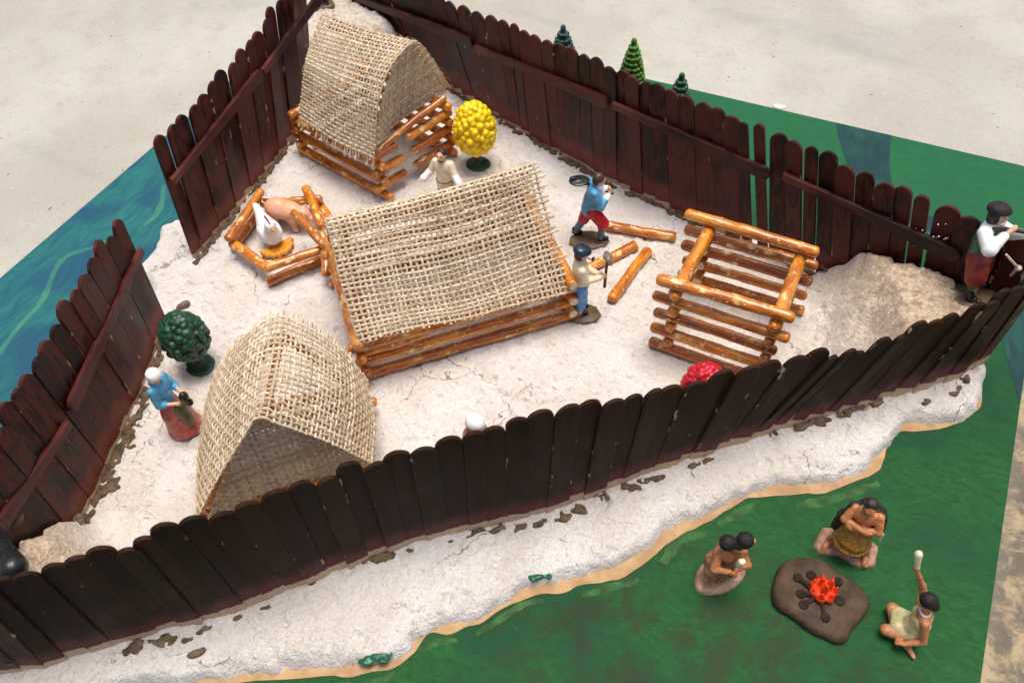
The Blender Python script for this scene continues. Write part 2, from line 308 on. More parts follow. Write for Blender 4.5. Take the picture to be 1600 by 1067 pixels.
# ------------------------------------------------------------------ polygons
def poly_sd(x, y, P):
    """signed distance, positive inside"""
    P = np.asarray(P, float)[:, :2]; d = np.full(x.shape, 1e9); ins = np.zeros(x.shape, bool)
    for i in range(len(P)):
        a, b = P[i], P[(i+1) % len(P)]; ex, ey = b-a; L = ex*ex+ey*ey+1e-12
        t = np.clip(((x-a[0])*ex+(y-a[1])*ey)/L, 0, 1); d = np.minimum(d, np.hypot(x-a[0]-t*ex, y-a[1]-t*ey))
        if abs(ey) > 1e-12: ins ^= ((a[1] > y) != (b[1] > y)) & (x < (b[0]-a[0])*(y-a[1])/ey+a[0])
    return np.where(ins, d, -d)
def smooth_poly(P, it=2):
    P = [np.array(p[:2], float) for p in P]
    for _ in range(it):
        Q = []
        for i in range(len(P)): a, b = P[i], P[(i+1) % len(P)]; Q += [a*.75+b*.25, a*.25+b*.75]
        P = Q
    return P
def sheet(name, P, z0, z1, m, parent=None):
    n = len(P); v = [(p[0], p[1], z1) for p in P]+[(p[0], p[1], z0) for p in P]
    f = [list(range(n))]+[(i, i+n, (i+1) % n+n, (i+1) % n) for i in range(n)]
    ar = sum(P[i][0]*P[(i+1) % n][1]-P[(i+1) % n][0]*P[i][1] for i in range(n))
    if ar < 0: f = [list(reversed(q)) for q in f]
    return mesh(name, v, f, m, parent, smooth=False)
# ================================================================== SETTING
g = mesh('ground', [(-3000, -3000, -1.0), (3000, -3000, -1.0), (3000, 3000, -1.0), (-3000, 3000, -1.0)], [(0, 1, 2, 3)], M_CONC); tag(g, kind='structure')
# ---- the painted board
BX, BY = 110.4, -122.0
board = mesh('painted_board', [(0, 0, 0), (BX, 0, 0), (BX, BY, 0), (0, BY, 0), (0, 0, -.99), (BX, 0, -.99), (BX, BY, -.99), (0, BY, -.99)],
             [(3, 2, 1, 0), (0, 1, 5, 4), (1, 2, 6, 5), (2, 3, 7, 6), (3, 0, 4, 7), (4, 5, 6, 7)], M_GREEN, smooth=False)
tag(board, 'green and blue painted model board carrying a white salt dough yard, lying on concrete', 'model board')
# river along the left edge, stream across the right corner
sheet('painted_river', [(.03, -.05), (14, -.05), (19, -9), (30, -40), (44, -85), (52, -104), (52, BY+.1), (.03, BY+.1)], .004, .03, M_RIVER, board)
def ribbon(name, P, w, z, m, parent):
    P = [np.array(p[:2]) for p in P]; L, R = [], []
    for i, p in enumerate(P):
        t = nz(P[min(i+1, len(P)-1)]-P[max(i-1, 0)]); nn = np.array([-t[1], t[0]]); ww = w*(.55+.45*math.sin(math.pi*(i+.5)/len(P)))*(1+.25*random.uniform(-1, 1))
        L.append(p+nn*ww); R.append(p-nn*ww)
    n = len(P); v = [(*p, z) for p in L]+[(*p, z) for p in R]
    return mesh(name, v, [(i, i+n, i+n+1, i+1) for i in range(n-1)], m, parent)
def crv(pts, n=24):
    pts = np.array(pts, float); return [catmull(pts, t) for t in np.linspace(0, len(pts)-1, n)]
def catmull(P, t):
    P = np.asarray(P, float); n = len(P); i = min(int(t), n-2); f = t-i
    p1, p2 = P[i], P[i+1]; p0 = P[i-1] if i > 0 else 2*p1-p2; p3 = P[i+2] if i+2 < n else 2*p2-p1
    return .5*((2*p1)+(-p0+p2)*f+(2*p0-5*p1+4*p2-p3)*f*f+(-p0+3*p1-3*p2+p3)*f**3)
ribbon('river_current', crv([at(x, y, .03)[:2] for x, y in [(-30, 590), (30, 510), (66, 470), (85, 425), (105, 400), (150, 385), (175, 372)]]), .38, .04, M_CURRENT, board)
ribbon('river_current', crv([at(x, y, .03)[:2] for x, y in [(225, 352), (243, 338), (252, 318), (256, 290)]]), .4, .04, M_CURRENT, board)
lb = crv([at(1305, 196, 0)[:2], at(1318, 240, 0)[:2], at(1346, 310, 0)[:2], at(1420, 365, 0)[:2], at(1540, 395, 0)[:2], (107.8, -30), (110.35, -38)], 20)
rb = crv([(110.35, -24), at(1600, 372, 0)[:2], at(1500, 352, 0)[:2], at(1410, 318, 0)[:2], at(1391, 270, 0)[:2], at(1391, 222, 0)[:2]], 20)
lb[0][1] = -.03; rb[-1][1] = -.03
sheet('painted_stream', [tuple(p) for p in lb]+[tuple(p) for p in rb], .004, .03, M_STREAM, board)
# ---- fort base lines (feet of the fences)
BACK = [(13, -8.0), (24, -11.5), (33, -14.4), (45, -18.9), (60, -24.2), (70.9, -26.6), (81.9, -28.7), (89.4, -30.4), (98, -32.4), (106.4, -34.2)]
FRONT_KEYS = [(-70, 1062, -180, 985), (60, 1042, -60, 925), (184, 1003, 52, 888), (270, 977, 160, 856), (355, 956, 238, 830), (446, 922, 355, 790), (540, 884, 480, 750), (636, 848, 597, 711), (719, 829, 707, 684), (835, 803, 837, 651), (938, 766, 977, 618), (1006, 738, 1043, 606),
              (1105, 705, 1190, 564), (1190, 678, 1312, 537)]
FRONT2_KEYS = [(1162, 686, 1290, 562), (1290, 648, 1410, 521), (1416, 610, 1545, 470)]
EAST_KEYS = [(1424, 611, 1540, 473), (1490, 590, 1600, 440), (1536, 562, 1650, 405)]
LFAR_KEYS = [(304, 404, 241, 224), (380, 312, 335, 122), (440, 236, 415, 32), (474, 190, 452, -25), (488, 165, 472, -52)]
LNEAR_KEYS = [(259, 500, 184, 335), (222, 606, 120, 440), (176, 706, 60, 556), (120, 832, -14, 668), (60, 930, -110, 800)]
def bases(keys): return [at(k[0], k[1], D) for k in keys]
fort_poly = [tuple(p) for p in BACK] + [tuple(p[:2]) for p in reversed(bases(EAST_KEYS))] + [tuple(p[:2]) for p in reversed(bases(FRONT2_KEYS))] + [tuple(p[:2]) for p in reversed(bases(FRONT_KEYS))] \
    + [tuple(p[:2]) for p in reversed(bases(LNEAR_KEYS))] + [tuple(p[:2]) for p in bases(LFAR_KEYS)] + [(6.5, -13), (6.5, -4)]
edge_px = [(-150, 1150), (60, 1105), (150, 1083), (262, 1052), (300, 1060), (390, 1046), (470, 1038), (500, 1039), (560, 1034), (605, 1026), (642, 1005), (665, 982), (710, 971), (744, 955), (777, 938), (813, 916), (840, 908), (875, 908), (905, 895),
           (950, 885), (987, 868), (1021, 842), (1032, 827), (1065, 817), (1098, 796), (1157, 764), (1200, 754), (1283, 751), (1338, 731), (1378, 700), (1398, 668), (1409, 656), (1453, 663), (1504, 649), (1524, 630), (1531, 600), (1530, 572)]
dough_poly = [tuple(at(x, y, .1)[:2]) for x, y in edge_px] + [(106.3, -37.0), (106.5, -35.0), (104, -32.0), (96, -29.6), (82, -25.6), (70, -23.2), (58, -20), (44, -15.2), (33, -10.8), (24, -7.2), (14, -2.0), (5, -.8), (3, -5), (6, -12), (13, -22), (16, -38), (18, -50)] \
    + [tuple(at(x, y, .1)[:2]) for x, y in [(262, 352), (252, 392), (230, 418), (222, 424)]] + [(20.8, -62), (21, -66), (27, -80), (31, -92), (33, -101), (36, -108)]
green_px = [(-150, 1185), (150, 1100), (262, 1075), (330, 1071), (500, 1060), (560, 1057), (612, 1042), (646, 1022), (657, 1005), (672, 990), (710, 992), (740, 979), (770, 960), (815, 936), (845, 929), (882, 930), (905, 917), (950, 910), (995, 893), (1032, 864), (1059, 836), (1100, 820),
            (1118, 810), (1157, 783), (1177, 774), (1240, 774), (1291, 769), (1370, 740), (1379, 720), (1397, 686), (1410, 671), (1440, 675), (1472, 671), (1512, 656), (1533, 632), (1536, 600), (1534, 572)]
card_poly = [tuple(at(x, y, 0)[:2]) for x, y in green_px] + [(106.6, -37.0), (106.8, -34.8), (104, -31.6), (82, -25.1), (58, -19.4), (33, -10.2), (14, -2.5), (5.4, -1.2), (4.4, -5), (7.4, -12), (12.4, -22), (15.4, -38), (17.4, -50)] + [tuple(at(x, y, 0)[:2]) for x, y in [(257, 350), (247, 392), (226, 420)]] + [(20.2, -62), (20.4, -66), (26.4, -80), (30, -92), (32, -101), (35, -110)]
cp_ = smooth_poly(card_poly, 2); cp_ = [p+np.array([.55*float(n3(p[0], p[1], 41, .7)), .55*float(n3(p[0], p[1], 43, .7))]) for p in cp_]
sheet('cardboard_layer', cp_, .004, .12, M_CARD, board)
M_STROKE = paint('olive_green_brush_stroke', (.030, .098, .024), .5, 1.2, .6, .2, .5, streak=(.5, .5, 1)); rs = random.Random(5); i0 = 2
while i0 < 28:
    m_ = rs.randint(3, 5); seg = [at(x+4, y+rs.uniform(7, 15), .03)[:2] for x, y in green_px[i0:i0+m_]]
    if len(seg) > 2: ribbon('paint_stroke', crv(seg, 16), rs.uniform(.22, .5), .012+.002*(i0 % 5), M_STROKE, board)
    i0 += m_+rs.randint(0, 1)
# ---- salt dough yard: height field with crumbly rim and three bastion mounds
cs = .165; gx = np.arange(2, 111, cs); gy = np.arange(-112, 0, cs); X, Y = np.meshgrid(gx, gy, indexing='ij')
sdp = poly_sd(X, Y, smooth_poly(dough_poly, 1)); sdp = sdp+.4+1.0*n3(X, Y, 3.1, .5)+.55*n3(X, Y, 9.2, 1.25)
sdf_ = poly_sd(X, Y, fort_poly)
def sst(x, a, b): t = np.clip((x-a)/(b-a), 0, 1); return t*t*(3-2*t)
Z = np.where(sdp > 0, D*(1-np.exp(-np.clip(sdp, 0, 9)/.42)), sdp*D/.42)
inside = sst(sdf_, -.1, .7)
lumpy = .8*n3(X, Y, 1, .5)+.7*n3(X, Y, 5, 1.1)
mE = sst(X+.45*(Y+34)+1.5*n3(X, Y, 2, .4), 87.5, 95.5)*inside
mSW = sst(-(Y+.15*(X-40))+2*n3(X, Y, 2, .4), 87.5, 93.5)*inside
mNW = sst(-(X*.86-Y*.5)+1.2*n3(X, Y, 2, .4), -28.5, -24.5)*inside
lumpy = lumpy+.45*n3(X, Y, 15, 2.0)
Z = Z+mE*(7.6+lumpy*1.4)+mSW*(6.2+lumpy*1.5)+mNW*(6.5+lumpy)
Z = Z+(.22*n3(X, Y, 4, 1.3)+.30*n3(X, Y, 7, .25)+.26*n3(X, Y, 8, 2.0)+.20*n3(X, Y, 21, 3.6))*sst(sdp, .1, 1.0)
gouge = np.clip(-n3(X, Y, 12, .9)-.28, 0, 1)*2.5*sst(sdp, .4, 1.2); Z = Z-gouge
keep = sdp > -.28; ID = np.full(X.shape, -1); ID[keep] = np.arange(keep.sum())
q = np.stack([ID[:-1, :-1], ID[1:, :-1], ID[1:, 1:], ID[:-1, 1:]], -1).reshape(-1, 4); q = q[(q >= 0).all(1)]
tan_ = np.clip(np.maximum.reduce([mE, mSW, mNW*.35])*1.1, 0, 1)[keep]
mesh('salt_dough_yard', np.stack([X[keep], Y[keep], np.maximum(Z[keep], -.9)], 1), q.tolist(), M_DOUGH, board, attr={'tan': tan_})
def zd(x, y):
    i = int(round((x-gx[0])/cs)); j = int(round((y-gy[0])/cs)); i = min(max(i, 0), len(gx)-1); j = min(max(j, 0), len(gy)-1); return float(Z[i, j])
# ---- smears of brown clay, paint spots
def blobs(name, pts, m, parent, seed=0, flat=.35):
    r = random.Random(seed); prims = []
    for p, sx, sy, a in pts: prims.append(Eo((p[0], p[1], p[2]+.05), (sx, sy, flat), rotz(a)))
    return sdf_mesh(name, prims, m, parent, res=.13, k=.2, noise=.24, nscale=2.4)
for pxy, sx in (((578, 1024), 1.5), ((838, 898), .9)):
    p = at(*pxy, D); p[2] = zd(p[0], p[1]); blobs('paint_spot', [(p, sx*.8, sx*.35, .6), (p+np.array([.7, .5, 0]), .5, .4, .6)], GREENSPOT, board, 3, .14)
# ================================================================== FENCES
def plank_mesh(L, w, t, foot=.7):
    """stick with a rounded head; local z along it, foot sunk below the origin"""
    hw = w/2; prof = [(-hw, -foot), (hw, -foot)]; r = hw
    prof += [(hw, L-r*1.05)]+[(r*math.cos(a), L-r*1.05+r*1.05*math.sin(a)) for a in np.linspace(.25, math.pi-.25, 9)]+[(-hw, L-r*1.05)]
    n = len(prof); cx = 0; b = .06; v = []
    for yy, ins in ((-t/2, b), (-t/2+b, 0), (t/2-b, 0), (t/2, b)):
        for x, z in prof: sx = (abs(x)-ins)/max(abs(x), 1e-6) if abs(x) > ins else 0; v.append((x*sx, yy, z-(ins if z > L-r else 0)))
    f = [list(range(n)), list(range(4*n-1, 3*n-1, -1))]
    for k in range(3):
        for i in range(n): j = (i+1) % n; f.append((k*n+j, k*n+i, (k+1)*n+i, (k+1)*n+j))
    return v, f
INSIDE = np.array([60, -55, 0.])
def polyl(P, s):
    """point and tangent at arc length s"""
    P = [np.array(p, float) for p in P]; acc = 0
    for i in range(len(P)-1):
        L = np.linalg.norm((P[i+1]-P[i])[:2])
        if s <= acc+L or i == len(P)-2: return P[i]+(P[i+1]-P[i])*((s-acc)/L), nz([*(P[i+1]-P[i])[:2], 0]), i, (s-acc)/L
        acc += L
def fence(name, label, keys, mat, rails=(), pitch=1.86, seed=1, gaps=(), base3=None, group='stick fence panels', ragged=.35, slit=.06):
    r = random.Random(seed)
    B = [np.array([*p, D]) for p in base3] if base3 else bases(keys)
    n = len(B); T = []
    for i in range(n):
        a, b = B[max(i-1, 0)], B[min(i+1, n-1)]; a2, b2 = (B[i], B[i]+(b-a)); T.append(onwall(keys[i][2], keys[i][3], a2, b2) if len(keys[i]) == 4 else onwall(keys[i][0], keys[i][1], a2, b2))
    tot = sum(np.linalg.norm((B[i+1]-B[i])[:2]) for i in range(n-1)); N = max(1, int(round(tot/pitch))); pc = tot/N
    root = empty(name, B[0]); tag(root, label, 'fence', group); inv = Matrix.Translation(-Vector(B[0]))
    items = []; tt_ = sum(np.linalg.norm(T[i+1]-T[i]) for i in range(n-1)); 
    def tdir(i): return T[i+1]-T[i]
    for i in range(N):
        b, tg, sgi, fr = polyl(B, (i+.5)*pc); fr = min(max(fr, 0), 1); tp = T[sgi]*(1-fr)+T[sgi+1]*fr; seg = B[sgi+1]-B[sgi]
        if base3 and len(keys[sgi]) == 2: pass
        za = tp-b; L = np.linalg.norm(za); za = za/L; nr = np.array([-tg[1], tg[0], 0]); nr = nr if nr @ (INSIDE-b) > 0 else -nr
        # small wobble: roll, yaw, height
        a = r.gauss(0, .010); za = nz(za+tg*a+nr*r.gauss(0, .008)); xa = nz(tg-za*(tg @ za)); ya = np.cross(za, xa); yw = r.gauss(0, .05); xa, ya = xa*math.cos(yw)+ya*math.sin(yw), ya*math.cos(yw)-xa*math.sin(yw)
        w = pc*(1.06 if i not in gaps else .74)-(r.random() < .25)*.17; L2 = L+r.gauss(0, ragged)
        # width measured across the stick, which shrinks when it leans along the fence
        tps = abs(np.linalg.norm((T[sgi+1]-T[sgi])[:2])/max(np.linalg.norm(seg[:2]), 1e-6)); w = w*abs(xa @ tg)*min(max(1.0, tps), 1.5)
        v, f = plank_mesh(L2, w, .40); me = mesh('plank', v, f, mat, smooth=False)
        frame_obj(me, b+nr*((.06 if i % 2 else -.06)+r.gauss(0, .04)), xa, ya, za); me.parent = root; me.matrix_parent_inverse = inv
        items.append((b, tp))
    for (x0, y0, x1, y1) in rails:
        # rail lies flat against the inner face; found where its ends meet the fence plane
        mid = polyl(B, tot*.5); best = None
        for i in range(n-1):
            p = onwall(x0, y0, B[i], B[i+1]); u = ((p-B[i])[:2] @ (B[i+1]-B[i])[:2])/((B[i+1]-B[i])[:2] @ (B[i+1]-B[i])[:2])
            if best is None or abs(u-.5) < best[0]: best = (abs(u-.5), p)
        p = best[1]; best = None
        for i in range(n-1):
            q_ = onwall(x1, y1, B[i], B[i+1]); u = ((q_-B[i])[:2] @ (B[i+1]-B[i])[:2])/((B[i+1]-B[i])[:2] @ (B[i+1]-B[i])[:2])
            if best is None or abs(u-.5) < best[0]: best = (abs(u-.5), q_)
        q_ = best[1]; za = nz(q_-p); nr = nz([-(q_-p)[1], (q_-p)[0], 0]); nr = nr if nr @ (INSIDE-p) > 0 else -nr; xa = np.cross(nr, za)
        xa = xa if xa[2] > 0 else -xa; ya = np.cross(za, xa); L = np.linalg.norm(q_-p)
        v, f = plank_mesh(L, 1.55, .5, foot=0); v = np.array(v); v[:, 2] += 0
        # round both ends
        low = v[:, 2] < .01; v[low, 0] *= .55
        me = mesh('rail', v, f, M_RAIL, smooth=False); frame_obj(me, p+nr*.60, xa, ya, za); me.parent = root; me.matrix_parent_inverse = inv
    return root, B, T
def clay(root, pts, seed):
    left = list(pts); inv_ = Matrix.Translation(-root.location); q = 0
    while left:                       # touching smears make one piece
        grp = [left.pop(0)]; go = True
        while go:
            go = False
            for ci in range(len(left)-1, -1, -1):
                c_ = left[ci]
                if any(np.linalg.norm((c_[0]-d_[0])[:2]) < .75*(c_[1]+d_[1]) for d_ in grp): grp.append(left.pop(ci)); go = True
        o = blobs('clay_smear', grp, M_CLAY, None, seed+q, .16); o.parent = root; o.matrix_parent_inverse = inv_; q += 1
def run_clay(P, frac, seed, side=.5, wid=.55):
    """broken seam along a polyline, on its inner (positive) side"""
    r = random.Random(seed); tot = sum(np.linalg.norm((P[i+1]-P[i])[:2]) for i in range(len(P)-1)); out = []; s = 0
    while s < tot:
        b, tg, _, _ = polyl(P, s); nr = np.array([-tg[1], tg[0], 0]); nr = nr if nr @ (INSIDE-b) > 0 else -nr
        if r.random() < frac:
            p = b+nr*(side+r.uniform(-.15, .3)*np.sign(side)); p[2] = zd(p[0], p[1]); out.append((p, r.uniform(.5, 1.3), r.uniform(.25, wid), math.atan2(tg[1], tg[0])+r.uniform(-.2, .2)))
        s += r.uniform(.6, 1.4)
    return out
bk_tops = [(470, -95), (560, -58), (640, -26), (778, 30), (935, 97), (1050, 142), (1192, 198), (1300, 245), (1440, 308), (1620, 378)]
bk, BB, BT = fence('stick_fence', 'red brown stick fence along the far right side, green board showing through its gaps', bk_tops, M_PLANK_IN,
    rails=[(560, -6, 744, 64), (750, 73, 956, 158), (962, 160, 1208, 270), (1228, 270, 1505, 398)], seed=4, gaps=(19, 37, 38, 41, 47), base3=BACK, ragged=.16)
clay(bk, run_clay([np.array([*p, D]) for p in BACK[2:8]], .95, 5, .42, .42), 5)
lf, LB, LT = fence('stick_fence', 'red brown stick fence at upper left, between the gate gap and the tall hut', LFAR_KEYS, M_PLANK_IN, rails=[(262, 283, 402, 112), (404, 112, 505, -20)], seed=9, slit=.04, ragged=.16)
clay(lf, run_clay(LB[:4], .98, 6, .42, .42), 6)
ln, NB, NT_ = fence('stick_fence', 'dark red brown stick fence at lower left, between blue water and woman in blue', LNEAR_KEYS, M_PLANK_IN, rails=[(212, 392, 100, 640), (98, 660, -30, 850)], seed=12, ragged=.35, slit=.04)
clay(ln, run_clay(NB[:4], .97, 7, .6, .75)+[(at(190, 700), 1.3, .8, .9), (at(215, 625), 1.0, .7, .9), (at(172, 760), 1.2, .7, 1.0)], 7)
fr, FB, FT = fence('stick_fence', 'longest blackish brown stick fence across the foreground, bare wood showing along its foot', FRONT_KEYS, M_PLANK_FRONT, seed=21, ragged=.3)
fr_px = [(40, 1040, 1.6), (212, 1012, 1.7), (259, 1001, 1.5), (290, 1000, .7), (306, 1020, 1.1), (319, 984, 1.2), (373, 964, .7), (418, 949, .8), (491, 910, .8), (585, 874, 1.4), (602, 870, 1.4), (641, 859, .6), (702, 846, .6), (745, 830, .9), (776, 827, 1.2), (735, 838, .6), (816, 824, 1.0), (843, 818, .9), (880, 808, 1.4), (904, 796, 1.3), (941, 776, .9), (985, 762, 1.4), (1012, 751, 1.2), (1030, 748, 1.3), (1083, 727, 1.2), (1106, 720, 1.0)]
def px_clay(L, seed):
    r = random.Random(seed); out = []
    for x, y, s in L:
        p = at(x, y, D); p[2] = zd(p[0], p[1]); out.append((p, s*.70, s*.31, .72+r.uniform(-.35, .35)))
    return out
clay(fr, px_clay(fr_px, 2), 8)
f2, F2B, _ = fence('stick_fence', 'shorter blackish stick fence between the foreground notch and the bastion, sticks leaning hard right', FRONT2_KEYS, M_PLANK_FRONT, seed=22, gaps=(4,))
clay(f2, px_clay([(1209, 679, .7), (1255, 668, 1.5), (1280, 660, 1.6), (1323, 645, 1.5), (1366, 628, 1.4), (1340, 638, 1.0)], 3), 9)
ea, EB, _ = fence('stick_fence', 'small dark stick fence panel at the bastion corner on a white dough lobe', EAST_KEYS, M_PLANK_FRONT, seed=23)
clay(ea, px_clay([(1449, 630, .9), (1492, 616, .7), (1497, 608, .6), (1510, 592, 1.3)], 3), 10)
# ================================================================== PRETZEL LOGS
def log_obj(name, a, b, r=.62, parent=None, cut=(0, 0), seed=0, bend=.25):
    a, b = np.array(a, float), np.array(b, float); L = np.linalg.norm(b-a); rr = random.Random(seed*7+13); ns = 14
    za = (b-a)/L; up = np.array([0, 0, 1.]) if abs(za[2]) < .9 else np.array([1., 0, 0]); ya = nz(np.cross(up, za)); xa = np.cross(ya, za)
    xa, ya, za_ = za, ya, np.cross(za, ya); ph = rr.uniform(0, 9); m = max(8, int(L/.4)); v = []; f = []; mi = []
    xs = []
    for e in range(2): pass
    def ring(x, s):
        c = np.array([x, bend*math.sin(x/L*math.pi)*math.sin(ph)*.6, bend*math.sin(x/L*math.pi)*math.cos(ph)*.4])
        for k in range(ns):
            t = 2*math.pi*k/ns; q = r*s*(1+.24*float(n3(x*.8+ph*3, math.cos(t)*.9, math.sin(t)*.9+ph))+.10*float(n3(x*2.5, math.cos(t)*2, math.sin(t)*2+ph)))
            v.append((c[0], c[1]+q*math.cos(t), c[2]+q*math.sin(t)))
    st = []
    if not cut[0]: st += [(.0, .35), (.10*r, .62), (.32*r, .88), (.6*r, .98)]
    else: st += [(0, .86), (.04, .97)]
    mid = [(x, 1.0) for x in np.linspace(.9*r, L-.9*r, m)]; st += mid
    if not cut[1]: st += [(L-.6*r, .98), (L-.32*r, .88), (L-.10*r, .62), (L, .35)]
    else: st += [(L-.04, .97), (L, .86)]
    for x, s in st: ring(x, s)
    K = len(st)
    if cut[0]:
        for k in range(ns): v[k] = (v[k][0]+rr.uniform(-.12, .12), v[k][1], v[k][2])
    if cut[1]:
        for k in range(ns): q_ = (K-1)*ns+k; v[q_] = (v[q_][0]+rr.uniform(-.12, .12), v[q_][1], v[q_][2])
    for i in range(K-1):
        for k in range(ns): k2 = (k+1) % ns; f.append((i*ns+k, i*ns+k2, (i+1)*ns+k2, (i+1)*ns+k)); mi.append(0)
    v.append((-.02 if not cut[0] else .1, 0, 0)); v.append((L+.02 if not cut[1] else L-.1, 0, 0))
    for k in range(ns):
        k2 = (k+1) % ns; f.append((len(v)-2, k2, k)); mi.append(1 if cut[0] else 0); f.append((len(v)-1, (K-1)*ns+k, (K-1)*ns+k2)); mi.append(1 if cut[1] else 0)
    # keep outward winding consistent
    f = [tuple(reversed(q_)) for q_ in f]
    o = mesh(name, v, f, [M_PRETZEL, M_CRUMB], mi=mi); frame_obj(o, a, xa, ya, za_)
    if parent is not None: o.parent = parent; o.matrix_parent_inverse = Matrix.Translation(-parent.location)
    return o
LS = [0]
def lg(parent, a, b, z, zb=None, cut=(0, 0), ext=0.0, name='log', r=None):
    a = np.array([a[0], a[1], z]); b = np.array([b[0], b[1], z if zb is None else zb]); d = nz(b-a); LS[0] += 1
    rr = random.Random(LS[0]); return log_obj(name, a-d*(ext*rr.uniform(.7, 1.25)), b+d*(ext*rr.uniform(.7, 1.25)), r or rr.uniform(.52, .60), parent, cut, LS[0], rr.uniform(.05, .25))
# ---- woven burlap
def burlap(rows, pitch, parent, seed, rad=.15, fringe=(0, 0, 0, 0), miss=0.0, mask=None):
    """rows: stations along u, each a list of points along v. Every thread is a real tube going over and under."""
    r = random.Random(seed); rows = np.array(rows, float); NU, NV = rows.shape[:2]; FU, FV = 60, 90
    tmp = np.array([[catmull(rows[i], t) for t in np.linspace(0, NV-1, FV)] for i in range(NU)])
    G = np.array([[catmull(tmp[:, j], t) for t in np.linspace(0, NU-1, FU)] for j in range(FV)]).transpose(1, 0, 2)
    # arc-length even spacing along v
    arc = np.r_[0, np.cumsum(np.linalg.norm(np.diff(G.mean(0), axis=0), axis=1))]; vt = np.interp(np.linspace(0, arc[-1], FV), arc, np.linspace(0, FV-1, FV))
    lv = arc[-1]; lu = np.linalg.norm(np.diff(G[:, FV//2], axis=0), axis=1).sum()
    def smp(u, v):
        u = np.clip(u, -.12, 1.12)*(FU-1); v = np.interp(np.clip(v, 0, 1)*(FV-1), np.arange(FV), vt)+np.where(v < 0, v, np.where(v > 1, v-1, 0))*(FV-1)
        iu = np.clip(np.floor(u).astype(int), 0, FU-2); iv = np.clip(np.floor(v).astype(int), 0, FV-2); a = (u-iu)[:, None]; b = (v-iv)[:, None]
        return G[iu, iv]*(1-a)*(1-b)+G[iu+1, iv]*a*(1-b)+G[iu, iv+1]*(1-a)*b+G[iu+1, iv+1]*a*b
    def nrm(u, v):
        e = .012; du = smp(u+e, v)-smp(u-e, v); dv = smp(u, v+e)-smp(u, v-e); n = np.cross(du, dv); return n/np.maximum(np.linalg.norm(n, axis=1), 1e-9)[:, None]
    nu, nv = int(lu/pitch), int(lv/pitch); V = []; Fc = []; TN = []; cnt = [0]; sd_ = seed*3.7
    def tube(P, N, ra, tone, k=5, u=None, v=None):
        if mask is not None and u is not None:      # cut the thread to the outline of the cloth
            ok = mask(u, v); st = 0
            for i in range(1, len(ok)+1):
                if i == len(ok) or ok[i] != ok[st]:
                    if ok[st] and i-st > 3: tube(P[st:i], N[st:i], ra, tone, k)
                    st = i
            return
        T = np.gradient(P, axis=0); T /= np.maximum(np.linalg.norm(T, axis=1), 1e-9)[:, None]; Bn = np.cross(T, N); Bn /= np.maximum(np.linalg.norm(Bn, axis=1), 1e-9)[:, None]; n = len(P); rad_ = ra*(1+.45*n3(np.arange(n)*.23+tone*50, tone*90, 0))
        for j in range(k):
            t = 2*math.pi*j/k; V.append(P+(Bn*math.cos(t)*1.15+N*math.sin(t)*.62)*rad_[:, None])
        # order: k blocks of n
        base = cnt[0]
        for j in range(k):
            j2 = (j+1) % k; ii = np.arange(n-1); Fc.append(np.stack([base+j*n+ii, base+j2*n+ii, base+j2*n+ii+1, base+j*n+ii+1], 1))
        TN.append(np.full(n*k, tone)); cnt[0] += n*k
    amp = rad*.60
    for i in range(nu+1):           # threads running along v
        if r.random() < miss and 0 < i < nu: continue
        v0 = -r.random()*fringe[2]/lv; v1 = 1+r.random()*fringe[3]/lv; m = nv*2+1; v = np.linspace(v0, v1, m+4); u0 = i/nu
        u = u0+(.7*pitch/lu)*n3(v*nv*.10, i*.25, sd_)+.16*pitch/lu*n3(v*nv*.5, i*5.7, sd_+4)+r.gauss(0, .03)*pitch/lu; N = nrm(np.full_like(v, u0), v)
        P = smp(u, v)+N*(amp*np.cos(math.pi*v*nv+math.pi*i))[:, None]; tube(P, N, rad*r.uniform(.82, 1.15), r.random(), 5, u, v)
    for j in range(nv+1):           # threads running along u
        if r.random() < miss and 0 < j < nv: continue
        u0 = -r.random()*fringe[0]/lu; u1 = 1+r.random()*fringe[1]/lu; m = nu*2+1; u = np.linspace(u0, u1, m+4); v0 = j/nv
        v = v0+(.9*pitch/lv)*n3(u*nu*.08, j*.22, sd_+9)+.16*pitch/lv*n3(u*nu*.5, j*5.1, sd_+13)+r.gauss(0, .03)*pitch/lv; N = nrm(u, np.full_like(u, v0))
        P = smp(u, v)-N*(amp*np.cos(math.pi*u*nu+math.pi*j))[:, None]; tube(P, N, rad*r.uniform(.82, 1.15), r.random(), 5, u, v)
    for _ in range(int(nu*nv*.8)):      # loose hairs
        uu, vv = r.random(), r.random(); du, dv = r.gauss(0, 1.2)*pitch/lu, r.gauss(0, 1.2)*pitch/lv; t = np.linspace(0, 1, 5); N = nrm(uu+du*t, vv+dv*t)
        P = smp(uu+du*t, vv+dv*t)+N*(rad*1.0+math.fabs(r.gauss(0, .16))*np.sin(math.pi*t*.8))[:, None]; tube(P, N, .018, r.uniform(.6, 1), 3, uu+du*t, vv+dv*t)
    o = mesh('burlap_roof', np.concatenate(V), np.concatenate(Fc).tolist(), M_BURLAP, attr={'tone': np.concatenate(TN)})
    o.parent = parent; o.matrix_parent_inverse = Matrix.Translation(-parent.location); return o
